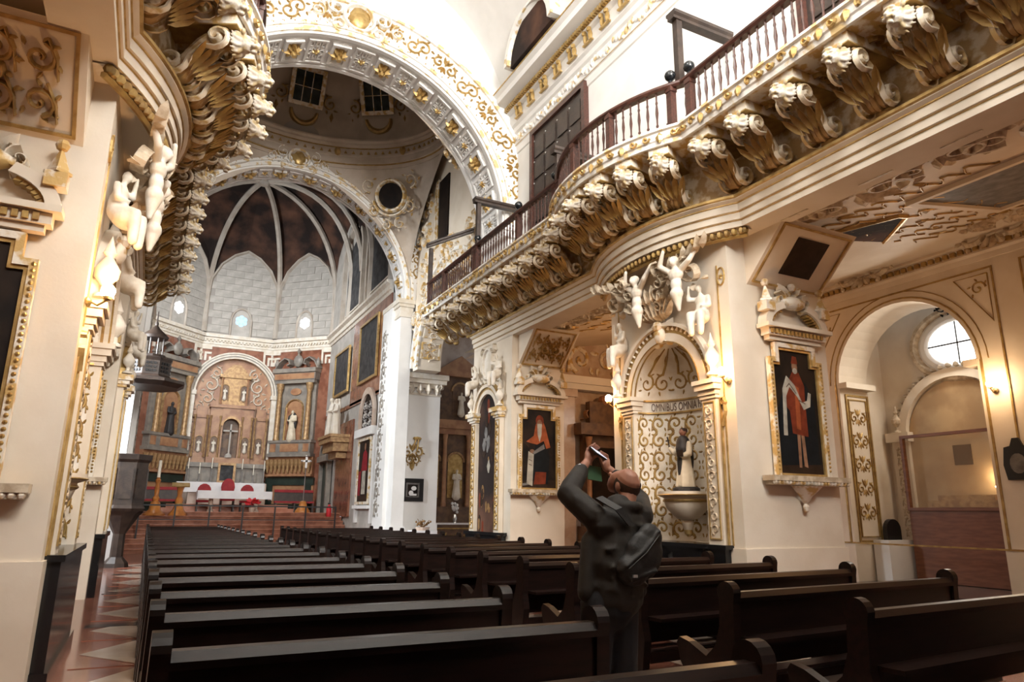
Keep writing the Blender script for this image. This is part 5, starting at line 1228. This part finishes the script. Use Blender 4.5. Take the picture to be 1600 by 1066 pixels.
# side aedicules on the slanting bays
for k, lab, mats_ in ((1, 'side altarpiece with white-robed bishop statue holding a staff between gold columns', ('habitwhite', 'habitblack')), (-1, 'side altarpiece with black-robed friar statue between gold columns near the pulpit', ('habitblack', 'habitblack'))):
    Fb = FA8(k); o = Fb(0, 0, 0); ae = thing('aedicule', lab, 'altarpiece', (o.x, o.y, SZ), -k*pi/4, 'aedicules beside the retable'); F = FP((0, 0, -SZ), (1, 0, 0), (0, 0, 1))
    P = lambda name, m, fn, sm=False: part(name, m, fn, sm, ae)
    P('backing', 'retablegrey', lambda mb: mb.prism(rect(-1.1, 1.1, 3.95, 7.5), F, .05, .2)); P('pedestal', 'retablegrey', lambda mb: (mb.prism(rect(-1.12, 1.12, 3.95, 4.6), F, .05, .4), mb.prism(rect(-1.2, 1.2, 4.5, 4.62), F, .05, .45), mb.prism(rect(-1.2, 1.2, 3.85, 4.0), F, .05, .45)))
    P('pedestal_panel', 'retable', lambda mb: (mb.prism(rect(-.5, .5, 4.08, 4.45), F, .4, .42), mb.prism(rect(-1.05, -.75, 4.08, 4.45), F, .4, .42), mb.prism(rect(.75, 1.05, 4.08, 4.45), F, .4, .42)))
    for d in (1, -1): P('column', 'retablegold', lambda mb: mb.lathe([(.15,0),(.15,.08),(.12,.14),(.115,1.3),(.10,2.3),(.16,2.5),(.18,2.72)], F(d*.82, 4.62, .34), 12), True)
    P('niche', 'retable', lambda mb: mb.prism([(-.42, 4.62), (.42, 4.62)]+arc(0, 6.1, .42, 0, pi, 12), F, .2, .21)); P('niche_frame', 'retablegold', lambda mb: ribbon(mb, lambda a, b, h: F(a, b, .2+h), [(-.47, 4.62), (-.47, 6.1)]+arc(0, 6.1, .47, pi, 0, 12)+[(.47, 4.62)], .09, .1))
    P('oval_panel', 'retable', lambda mb: mb.prism([(.3*cos(2*pi*i/16), 6.95+.17*sin(2*pi*i/16)) for i in range(16)], F, .2, .25))
    P('entablature', 'retablegrey', lambda mb: (mb.prism(rect(-1.1, 1.1, 7.34, 7.5), F, .05, .42), mb.prism(rect(-1.15, 1.15, 7.5, 7.85), F, .05, .46), mb.prism(rect(-1.2, 1.2, 7.85, 8.05), F, .05, .55)))
    P('frieze', 'retable', lambda mb: mb.prism(rect(-1.1, 1.1, 7.53, 7.8), F, .46, .475))
    def f(mb):
        for d in (1, -1): ribbon(mb, F, [(d*1.2, 8.05), (d*1.0, 8.4), (d*.7, 8.6), (d*.45, 8.5), (d*.4, 8.3), (d*.55, 8.25)], .16, .4); mb.lathe([(.1,0),(.05,.1),(.12,.25),(.08,.4),(0,.55)], F(d*1.15, 8.05, .3), 8)
        mb.sph(F(0, 8.45, .25), .27, 10, (1, .5, 1.15)); mb.lathe([(.08,0),(.04,.1),(.1,.2),(0,.4)], F(0, 8.72, .25), 8)
    P('pediment', 'retablegrey', f, True)
    st_ = thing('saint_statue', 'white-robed saint statue with a staff in the right side altarpiece' if k > 0 else 'black-robed saint statue in the altarpiece behind the pulpit canopy', 'statue', Fb(0, 4.62, .32), -k*pi/4); mesh_obj('figure', robed(1.45), mats_[0], st_)
    if k > 0:
        MB().tube([(-.33, -.12, 0), (-.30, -.1, 1.55)], .02, 6).build('staff', 'gold', st_); mesh_obj('cape', sculpt([('e', (0, .04, .85), (.24, .14, .5)), ('e', (-.14, -.06, .95), (.08, .06, .25))], .03, 1), 'habitblack', st_)
    P('gilded_shelf', 'retable', lambda mb: (mb.prism(rect(-1.2, 1.25, 3.05, 3.85), F, .05, .28), mb.prism(rect(-1.25, 1.25, 2.95, 3.05), F, .05, .36)))
    bk = MB().lathe([(.04,0),(.05,.1),(.09,.3),(.12,.5),(.13,.62)], (0,0,0), 8).build('leaf_bracket', 'retablegold', ae, True)
    for i in range(11):
        q = bk if i == 0 else bk.copy()
        if i: COL.objects.link(q)
        q.parent = ae; q.location = F(-1.12+i*.224, 3.1, .36)
    P('dado', 'greendark', lambda mb: (mb.prism(rect(-1.3, 1.3, 2.55, 2.9), F, .05, .2), mb.prism(rect(-1.3, 1.3, SZ, 1.7), F, .05, .2), mb.prism(rect(.9, 1.2, SZ, 2.55), F, .05, .2), mb.prism(rect(-1.2, -.9, SZ, 2.55), F, .05, .2)))
    P('dado_panel', 'retable', lambda mb: mb.prism(rect(-1.3, 1.3, 1.7, 2.55), F, .05, .15))
# altar tables
t = thing('altar_table', 'long rear altar under a white cloth below the candle shelf', 'altar', (-.3, 33.6, 1.632))
MB().box(-1.3, 1.3, -.3, .3, 0, .86).build('base', 'palemarble', t); mb = MB(); mb.box(-1.75, 1.75, -.42, .42, .86, .92); mb.box(-1.76, 1.76, -.44, -.42, .5, .925); mb.box(-1.78, -1.75, -.44, .42, .45, .925); mb.box(1.75, 1.78, -.44, .42, .45, .925); mb.build('altar_cloth', 'cloth', t)
t = thing('altar_table', 'front altar table with white cloth standing on pink marble posts', 'altar', (.0, 30.6, SZ))
for d in (-.85, .85): MB().lathe([(.13,0),(.13,.05),(.08,.1),(.09,.4),(.07,.62),(.12,.68),(.12,.72)], (d,0,0), 10).build('post', 'palemarble', t, True)
mb = MB(); mb.box(-1.35, 1.35, -.45, .45, .72, .80); mb.box(-1.37, 1.37, -.47, -.45, .5, .805); mb.box(-1.39, -1.36, -.47, .45, .46, .805); mb.box(1.36, 1.39, -.47, .45, .46, .805); mb.build('altar_cloth', 'cloth', t)
for i, x in enumerate((-1.62, -1.15, -.65, .65, 1.15, 1.62)):
    t = thing('candlestick', 'silver candlestick with a tall white candle on the retable shelf', 'candlestick', (x, 35.2 if i in (2, 3) else 35.25, 2.6), 0, 'shelf candlesticks'); t.location.y = 34.84; t.location.z = 2.6 if False else 2.6
    hs = (.55, .35, .6)[i % 3 if i < 3 else 2-(i % 3)]
    mb = MB(); mb.lathe([(.09,0),(.09,.03),(.03,.08),(.045,.2),(.025,.28),(.025,hs),(.06,hs+.03)], (0,0,0), 8); mb.build('stick', 'silver', t, True); MB().lathe([(.022,hs+.03),(.022,hs+.5),(0,hs+.52)], (0,0,0), 6).build('candle', 'candle', t)
MB().box(-1.75, 1.75, 34.66, 35.02, SZ+.3, 2.6).build('candle_shelf', 'palemarble', None); tag(bpy.data.objects['candle_shelf'], 'pale marble shelf under the candlesticks behind the rear altar', 'shelf')
t = thing('paschal_candle', 'tall orange wooden candle stand with thick white candle', 'candlestick', (-2.82, 28.9, 1.185)); MB().lathe([(.36,0),(.36,.05),(.2,.2),(.16,.45),(.1,.5),(.13,.6),(.07,.7),(.09,.95),(.06,1.1),(.1,1.25),(.05,1.3),(.08,1.34)], (0,0,0), 8).build('stand', 'orangewood', t, True); MB().lathe([(.055,1.34),(.055,1.95),(0,1.97)], (0,0,0), 10).build('candle', 'candle', t)
t = thing('lectern', 'short orange wooden pedestal with gilded collar beside the thick candle', 'pedestal', (-2.05, 28.9, 1.185)); MB().lathe([(.32,0),(.32,.05),(.2,.2),(.12,.42),(.15,.55),(.08,.7),(.10,.9),(.15,1.05)], (0,0,0), 8).build('stand', 'orangewood', t, True); MB().lathe([(.13,.36),(.15,.4),(.13,.44)], (0,0,0), 10).build('collar', 'gold', t); mb = MB(T=Matrix.Translation((0,0,1.08)) @ Matrix.Rotation(.35, 4, 'X')); mb.box(-.3, .3, -.2, .2, 0, .04); mb.build('top', 'gold', t)
t = thing('processional_cross', 'silver processional cross on a slim pole with orange wooden base', 'cross', (2.45, 29.2, 1.333)); MB().lathe([(.3,0),(.3,.06),(.17,.22),(.13,.42),(.05,.46)], (0,0,0), 8).build('base', 'orangewood', t, True); MB().tube([(0,0,.42),(0,0,1.75)], .018, 6).build('pole', 'silver', t); mb = MB(); mb.box(-.04, .04, -.02, .02, 1.75, 2.2); mb.box(-.16, .16, -.02, .02, 1.98, 2.06); [mb.sph(c, .05, 8) for c in ((-.17,0,2.02),(.17,0,2.02),(0,0,2.22))]; mb.build('cross', 'silver', t, True)
t = thing('poinsettia', 'red poinsettia in a pot on the top step before the altar', 'plant', (.55, 29.3, 1.333)); MB().lathe([(.0,0),(.09,0),(.12,.18),(.1,.18)], (0,0,0), 10).build('pot', 'palemarble', t); mb = MB(); rn = random.Random(4); F = FP((0,0,.36), (1,0,0), (0,1,0))
for i in range(16): a = rn.random()*6.28; G = FP((.12*cos(a)*rn.random(), .12*sin(a)*rn.random(), .3+.12*rn.random()), (1,0,0), (0,.8,.6*(1 if i % 2 else -1))); leaf(mb, G, 0, 0, a, .26, .14, .02)
mb.build('bract', 'redflower', t); mb = MB()
for i in range(10): a = i*.63; leaf(mb, FP((0,0,.2), (1,0,0), (0,1,0)), 0, 0, a, .2, .1, .02)
mb.build('leaf', 'green', t)
for x, lab in ((-1.05, 'left'), (-.15, 'c'), (.62, 'r')):
    t = thing('altar_chair', 'taller oval-backed red chair between two lower ones behind the altar table' if lab == 'c' else 'lower oval-backed red chair beside the taller one behind the altar table', 'chair', (x, 31.7, SZ), 0, 'oval-backed altar chairs'); t.scale.z = 1.15 if lab == 'c' else .95; MB().box(-.27, .27, -.25, .25, .38, .48).build('seat', 'redcloth', t)
    mb = MB(); mb.prism([(.27*cos(2*pi*k/14), .86+.32*sin(2*pi*k/14)) for k in range(14)], FP((0,.24,0), (1,0,0), (0,0,1)), 0, .05); mb.build('backrest', 'redcloth', t)
    for a, b_ in ((-.24,-.22),(.24,-.22),(-.24,.22),(.24,.22)): MB().box(a-.025, a+.025, b_-.025, b_+.025, 0, .40).build('leg', 'darkwood', t)
for x, lab in ((-2.7, 'long red-cushioned bench under the black-robed saint'), (2.75, 'long red-cushioned bench under the white-robed saint')):
    t = thing('bench', lab, 'bench', (x, 32.9, SZ), 0, None); MB().box(-.85, .85, -.2, .2, .40, .48).build('cushion', 'redcloth', t); MB().box(-.85, .85, .16, .2, .48, .95).build('backrest', 'darkwood', t); MB().box(-.85, .85, .12, .2, .86, .98).build('back_pad', 'redcloth', t)
    for a in (-.8, 0, .8): MB().box(a-.03, a+.03, -.18, .18, 0, .40).build('leg', 'darkwood', t)
t = thing('handrail', 'thin black iron handrail along the red marble altar steps', 'handrail', (0, 27.25, 0)); mb = MB(); mb.box(-3.3, 3.3, -.02, .02, 1.52, 1.57); mb.box(-3.3, 3.3, -.012, .012, 1.05, 1.08); mb.build('rail', 'iron', t)
for i in range(7): MB().box(-3.3+i*1.1-.025, -3.3+i*1.1+.025, -.025, .025, .444, 1.55).build('post', 'iron', t)
t = thing('fire_extinguisher', 'red fire extinguisher standing at the right end of the altar steps', 'extinguisher', (3.4, 28.8, 1.185)); MB().lathe([(.09,0),(.1,.02),(.1,.36),(.04,.44),(.03,.48)], (0,0,0), 10).build('cylinder', 'redflower', t, True); MB().box(-.05, .05, -.03, .03, .48, .54).build('valve', 'black', t)
# chancel wall pictures
def wall_pic(label, y, z0, w, h, fm, cm, x=3.88, s=1, fig=None, th=.10):
    t = thing('wall_painting', label, 'painting', (s*x, y, 0)); F = FN(0, 0, s); MB().prism(rect(-w/2, w/2, z0, z0+h), F, 0, .03).build('canvas', cm, t); mb = MB(); rect_frame(mb, F, -w/2-th, w/2+th, z0-th, z0+h+th, th, .08); mb.build('frame', fm, t)
    if fig:
        mb = MB(); ms = []
        for q, (m, pts) in enumerate(fig):
            if m not in ms: ms.append(m)
            mb.m = ms.index(m); mb.prism([(a*w/2, z0+b*h) for a, b in pts], F, .03, .032+.001*q)
        mb.build('painted_figure', ms, t)
    return t
wall_pic('large dark canvas in a gold frame high on the chancel wall by the crossing', 26.0, 6.35, 2.4, 2.25, 'gold', 'canvasgrey'); wall_pic('large dark canvas in a gold frame high on the chancel wall by the apse', 30.2, 6.4, 2.4, 1.8, 'gold', 'canvasgrey')
CARD = [('p_brown', [(-1, 0), (1, 0), (1, .1), (-1, .1)]), ('p_crimson', [(-.95, .1), (-.5, .1), (-.5, .5), (-.95, .5)]), ('p_white', [(-.3, .12), (.35, .12), (.3, .6), (-.25, .6)]), ('p_crimson', [(-.5, .5), (.55, .5), (.45, .78), (.1, .85), (-.25, .8)]), ('p_skin', el(.05, .9, .14, .06))]
cp = wall_pic('painting of cardinal in a crimson cape in the white chancel surround', 25.6, 1.75, 1.5, 2.2, 'gilt', 'canvasdark', fig=CARD)
mb = MB(); F = FN(.02, 0); mb.prism(rect(-1.15, 1.15, 4.1, 4.4), F, -.08, .2); mb.prism(rect(-1.15, -.9, 1.0, 4.1), F, -.08, .04); mb.prism(rect(.9, 1.15, 1.0, 4.1), F, -.08, .04); mb.prism(rect(-1.0, 1.0, 1.5, 1.62), F, -.08, .16); mb.build('surround', 'white', cp)
mb = MB(); arch_band(mb, F, 0, 4.9, .8, 1.05, 0, .1, n=18); mb.prism(rect(-1.05, -.8, 4.4, 4.9), F, 0, .1); mb.prism(rect(.8, 1.05, 4.4, 4.9), F, 0, .1); mb.build('arch_surround', 'palemarble', cp)
mb = MB(); MB().prism([(-.8, 4.4), (.8, 4.4)]+arc(0, 4.9, .8, 0, pi, 12), F, 0, .02).build('arch_panel', 'canvasdark', cp)
for i in range(4):
    for j in range(3): scroll(mb, F, -.5+i*.34, 4.6+j*.33, .16, pi/2, 1 if i % 2 else -1, .05, .05, 1.3, 4)
mb.build('arch_grille', 'silver', cp)
t = thing('statue_console', 'carved gold console carrying two statues on the chancel wall', 'console', (3.88, 29.3, 0)); mb = MB(); mb.box(-.75, 0, -1.1, 1.1, 4.1, 4.3); mb.box(-.6, 0, -.95, .95, 3.75, 4.1); mb.box(-.4, 0, -.7, .7, 3.5, 3.75); mb.box(-.8, 0, -1.15, 1.15, 4.3, 4.42); mb.build('bracket', 'retablegold', t)
for i, y in enumerate((28.85, 29.75)): mesh_obj('figure', FIG_STAND if i == 0 else FIG_WING, 'palerelief', thing('console_statue', ('pale robed figure without wings on the chancel console', 'pale winged figure on the chancel console')[i], 'statue', (3.45, y, 4.42), -pi/2, 'console statues'), (0,0,0), 0, 1.55)
t = thing('sacristy_door', 'dark arched stone doorway at the end of the marble chancel wall', 'door', (3.9, 31.9, SZ)); F = FN(0, 0); mb = MB(); mb.prism(rect(-.65, .65, 0, 2.1), F, 0, .05); mb.build('leaf', 'greendark', t); mb = MB(); mb.prism(rect(-.85, -.65, 0, 2.4), F, 0, .2); mb.prism(rect(.65, .85, 0, 2.4), F, 0, .2); mb.prism(rect(-.95, .95, 2.2, 2.45), F, 0, .3); arch_band(mb, F, 0, 2.45, .5, .75, 0, .25, n=12); mb.build('door_frame', 'retablegrey', t)
# white pier: photo, gilt bracket, flower table
t = thing('framed_photograph', 'black framed monochrome photograph on the white crossing pier', 'picture', (4.5, 21.995, 0)); F = FP((0,0,0), (1,0,0), (0,0,1)); MB().prism(rect(-.32, .32, 1.78, 2.42), F, 0, .02).build('mat', 'p_grey', t); mb = MB(); rect_frame(mb, F, -.36, .36, 1.74, 2.46, .13, .05); mb.build('frame', 'black', t); mb = MB(); mb.prism(rect(-.17, .17, 1.9, 2.27), F, .02, .025); mb.build('photo', 'canvasdark', t); mb = MB(); mb.prism(el(.04, 2.15, .09, .07), F, .025, .028); mb.prism(el(-.05, 2.0, .08, .08), F, .025, .028); mb.prism(rect(-.1, .14, 1.92, 1.98), F, .025, .027); mb.build('photo_highlight', 'cloth', t)
t = thing('gilt_wall_bracket', 'ornate gold bracket carving on the white crossing pier', 'wall ornament', (4.45, 21.995, 0)); mb = MB(); F = FP((0,0,0), (1,0,0), (0,0,1)); motif(mb, F, 0, 3.3, .45, .1, 1); scroll(mb, F, -.1, 3.05, .14, pi/2, 1, .1); scroll(mb, F, .1, 3.05, .14, pi/2, -1, .1); leaf(mb, F, 0, 3.1, -pi/2, .4, .2, .1); mb.build('carving', 'gold', t); mb = MB(); mb.tube([F(-.05, 3.35, .1), F(.05, 3.7, .14)], .03, 6); mb.tube([F(.12, 3.35, .1), F(.14, 3.72, .14)], .03, 6); mb.sph(F(.1, 3.75, .12), .1, 8, (1.6, .6, .6)); mb.build('candle_arm', 'oldgold', t)
t = thing('flower_table', 'small white-draped table with dried flowers before the white pier', 'table', (4.7, 21.45, .0)); MB().box(-.4, .4, -.25, .25, 0, .85).build('cloth', 'cloth', t); mb = MB(); mb.lathe([(.0,.85),(.2,.85),(.24,.95),(.2,.95)], (0,0,0), 10); mb.build('bowl', 'palemarble', t); mb = MB(); rn = random.Random(8); [mb.tube([(0,0,.92), (rn.uniform(-.25,.25), rn.uniform(-.1,.1), 1.05+rn.random()*.15)], .01, 4) for i in range(16)]; [mb.sph((rn.uniform(-.25,.25), rn.uniform(-.1,.1), 1.0+rn.random()*.15), .035, 6) for i in range(16)]; mb.build('dried_flowers', 'p_ochre', t)
# transept altarpiece
t = thing('transept_retable', 'dark red and gold side altarpiece standing in the transept', 'altarpiece', (6.5, 23.5, 0)); F = FP((0,0,0), (1,0,0), (0,0,1)); P = lambda name, m, fn, sm=False: part(name, m, fn, sm, t)
P('back', 'retabledark', lambda mb: (mb.prism(rect(-1.5, 1.5, 1.2, 4.2), F, 0, .2), mb.prism(rect(-.7, .9, 4.6, 6.3), F, 0, .2)))
P('entablature', 'retable', lambda mb: (mb.prism(rect(-1.6, 1.6, 4.1, 4.3), F, 0, .4), mb.prism(rect(-1.65, 1.65, 4.3, 4.6), F, 0, .5), mb.prism(rect(-.8, 1.0, 6.2, 6.4), F, 0, .4), mb.prism([(-.8, 6.4), (1.0, 6.4), (.1, 7.0)], F, 0, .3)))
for x in (-1.35, -.45, .45, 1.35): P('column', 'retable', lambda mb: mb.lathe([(.1,0),(.1,.1),(.08,.2),(.07,2.3),(.11,2.5)], F(x, 1.6, .32), 10), True)
for x, z in ((-.9, 1.9), (0, 1.9), (.9, 1.9), (.1, 4.8)):
    P('niche', 'gold' if z < 3 else 'retabledark', lambda mb: mb.prism([(x-.28, z), (x+.28, z)]+arc(x, z+1.25*(1 if z < 3 else .7), .28, 0, pi, 10), F, .2, .22)); P('niche_frame', 'retablegold', lambda mb: arch_band(mb, F, x, z+1.25*(1 if z < 3 else .7), .28, .35, .2, .27, n=10)); mesh_obj('niche_saint', FIG_STAND, 'habitwhite', t, F(x, z, .38), 0, 1.0 if z < 3 else .85)
P('altar', 'retabledark', lambda mb: (mb.prism(rect(-1.6, 1.6, .0, 1.0), F, 0, .7), mb.prism(rect(-1.5, 1.5, 1.0, 1.6), F, 0, .4))); P('altar_top', 'cloth', lambda mb: mb.prism(rect(-1.65, 1.65, 1.0, 1.06), F, 0, .78)); P('altar_front', 'oldgold', lambda mb: (rect_frame(mb, F, -1.5, 1.5, .15, .9, .05, .73, .7), [motif(mb, lambda a, b, h: F(a, b, .7+h), -1.1+i*.55, .5, .4, .04, i) for i in range(5)]))
for i, (x, nm) in enumerate(((-.1, 'bouquet'), (.75, 'bouquet'))):
    v = thing('flower_vase', 'white bouquet in a vase on the transept altar', 'vase', (6.5+x, 22.95, 1.06), 0, 'transept bouquets'); MB().lathe([(.06,0),(.05,.05),(.08,.15),(.04,.28)], (0,0,0), 8).build('vase', 'silver', v, True); mb = MB(); rn = random.Random(i); [mb.sph((rn.uniform(-.14,.14), rn.uniform(-.1,.1), .35+rn.random()*.3), .055, 6) for q in range(14)]; mb.build('blossom', 'cloth', v, True)
# pulpit with sounding board
t = thing('pulpit', 'dark carved wooden pulpit box on a post at the left crossing', 'pulpit', (-3.62, 20.6, 0)); mb = MB(); mb.lathe([(.3,0),(.28,.1),(.15,.25),(.14,.8),(.25,1.0),(.4,1.25),(.5,1.35)], (0,0,0), 8); mb.build('post', 'darkwood', t); mb = MB(); mb.lathe([(.5,1.35),(.54,1.42),(.49,1.5),(.49,2.55),(.55,2.62),(.57,2.75),(.49,2.76)], (0,0,0), 8, a0=pi/8, a1=2*pi+pi/8); mb.build('box', 'darkwood', t)
for k in range(8): a = k*pi/4; MB().prism(rect(-.14, .14, 1.65, 2.4), FP((.452*cos(a), .452*sin(a), 0), (-sin(a), cos(a), 0), (0,0,1)), 0, .025).build('panel', 'darkwood', t)
t = thing('sounding_board', 'black octagonal pulpit canopy crowned by a small lantern', 'canopy', (-3.42, 20.6, 4.5)); mb = MB(); mb.lathe([(0,0),(.75,.02),(.92,.12),(.9,.2),(.55,.28),(.5,.34),(.5,.7),(.54,.78),(.3,.85)], (0,0,0), 8, a0=pi/8, a1=2*pi+pi/8); mb.build('canopy', 'darkwood', t)
for k in range(8):
    a = k*pi/4; F = FP((.47*cos(a), .47*sin(a), 0), (-sin(a), cos(a), 0), (0,0,1)); mb = MB(); [mb.prism(rect(-.12+.09*i, -.06+.09*i, .4+.1*j, .46+.1*j), F, -.01, .012) for i in range(3) for j in range(3)]; sbuild(mb, 'fretwork', 'iron', t); a += pi/8; MB().tube([(.24*cos(a), .24*sin(a), .85), (.24*cos(a), .24*sin(a), 1.35)], .022, 6).build('lantern_post', 'darkwood', t)
mb = MB(); mb.lathe([(.32,1.35),(.34,1.42),(.26,1.5),(.12,1.62),(.04,1.72),(.05,1.78),(.02,1.85),(.015,2.1),(0,2.15)], (0,0,0), 12); mb.build('lantern_cap', 'darkwood', t, True); MB().lathe([(.3,.82),(.32,.9),(.28,.9)], (0,0,0), 12).build('lantern_base', 'darkwood', t)
# ------------------------------------------------------------------ right aisle furniture
t = thing('display_case', 'wooden display case with lit glass front under an arch in the aisle recess', 'case', (11.48, 8.5, 0)); F = FN(0, 0)
mb = MB(); mb.prism(rect(-1.1, 1.1, .15, 1.55), F, 0, .35); mb.build('lower_panel', 'casewood', t); mb = MB(); mb.prism([(-1.1, 1.55), (1.1, 1.55), (1.1, 3.1)]+arc(0, 3.1, 1.1, 0, pi, 16)+[(-1.1, 3.1)], F, 0, .03); mb.build('back', 'caseglow', t); mb = MB(); rect_frame(mb, F, -1.1, 1.1, 1.55, 3.1, .06, .40, .30); mb.build('frame', 'casewood', t); MB().prism(rect(-1.04, 1.04, 1.61, 3.04), F, .33, .34).build('glass', 'caseglass', t)
mb = MB(); mb.prism(rect(-.7, .7, 1.62, 1.75), F, .08, .3); mb.prism(rect(-.5, .6, 1.75, 1.85), F, .1, .28); mb.build('reliquary', 'retablegold', t); MB().prism(rect(-.2, .15, 2.45, 2.85), F, .03, .06).build('picture', 'p_brown', t)
mb = MB(); arch_band(mb, F, 0, 3.15, 1.1, 1.28, 0, .14, n=22); [mb.prism(rect(d*1.28-.18, d*1.28+.18, .9, 3.0), F, 0, .12) for d in (1, -1)]; [mb.prism(rect(d*1.28-.26, d*1.28+.26, 3.0, 3.2), F, 0, .22) for d in (1, -1)]; mb.build('arch_surround', 'cream', t)
mb = MB(); [leaf(mb, F, 1.28*cos(q), 3.15+1.28*sin(q), q, .14, .12, .14) for q in [pi*(i+.5)/26 for i in range(26)]]; [arabesque(mb, (lambda a, b, h, d=d: F(d*1.28-.1+a, 1.0+b, .12+h)), .2, 1.9, 1, 9, 4, .02) for d in (1, -1)]; [urn(mb, F(d*1.3, 3.2, .12), 1.0) for d in (1, -1)]; mb.build('arch_ornament', 'brownrelief', t)
l = bpy.data.lights.new('case_light', 'POINT'); l.energy = 9; l.color = (1, .75, .45); l.shadow_soft_size = .05; lo = bpy.data.objects.new('case_light', l); COL.objects.link(lo); lo.parent = t; lo.location = F(.55, 2.2, .2); MB().sph(F(.62, 2.0, .2), .03, 8).build('bulb', 'bulbcool', t)
t = thing('wall_plaque', 'black scalloped plaque with a pale centre on the aisle pilaster', 'plaque', (9.99, 6.75, 0)); F = FN(0, 0); mb = MB(); mb.prism([(-.2, 2.05), (.2, 2.05), (.24, 2.3), (.2, 2.6), (.1, 2.62), (.05, 2.75), (-.05, 2.75), (-.1, 2.62), (-.2, 2.6), (-.24, 2.3)], F, 0, .05); mb.build('board', 'black', t); MB().prism(el(0, 2.32, .13, .17), F, .05, .06).build('plate', 'p_grey', t)
t = thing('wall_hatch', 'black round-topped hatch standing on the recess plinth', 'hatch', (11.2, 9.95, 0)); F = FP((0,0,0), (1,0,0), (0,0,1)); mb = MB(); mb.prism(rect(-.7, .25, .0, .95), F, -.1, .25); mb.build('plinth', 'white', t); mb = MB(); mb.prism([(-.5, .95), (-.05, .95)]+arc(-.275, 1.15, .225, 0, pi, 10), F, 0, .1); mb.build('door', 'black', t)
MB().box(8.9, 11.4, 6.2, 10.05, 0, .14).build('floor_aisle_step', 'floordark')['kind'] = 'structure'
t = thing('aisle_retable', 'brown carved side altar with a dark picture at the aisle end', 'altarpiece', (7.5, 15.55, 0)); F = FP((0,0,0), (1,0,0), (0,0,1)); mb = MB(); mb.prism(rect(-.8, .8, 0, 1.1), F, 0, .5); mb.prism(rect(-.7, .7, 1.1, 3.4), F, 0, .15); mb.prism(rect(-.9, .9, 3.4, 3.7), F, 0, .4); mb.prism(rect(-.5, .5, 3.7, 4.3), F, 0, .2); mb.build('body', 'retabledark', t); MB().prism(rect(-.42, .42, 1.3, 3.1), F, .15, .17).build('picture', 'canvasdark', t)
for d in (1, -1): MB().lathe([(.09,0),(.06,.15),(.06,2.0),(.1,2.2)], F(d*.6, 1.15, .28), 10).build('column', 'retable', t, True); 
mb = MB(); [scroll(mb, F, d*.45, 4.0, .22, pi/2, d, .15) for d in (1, -1)]; mb.sph(F(0, 4.35, .1), .16, 8); mb.build('crest', 'retable', t)
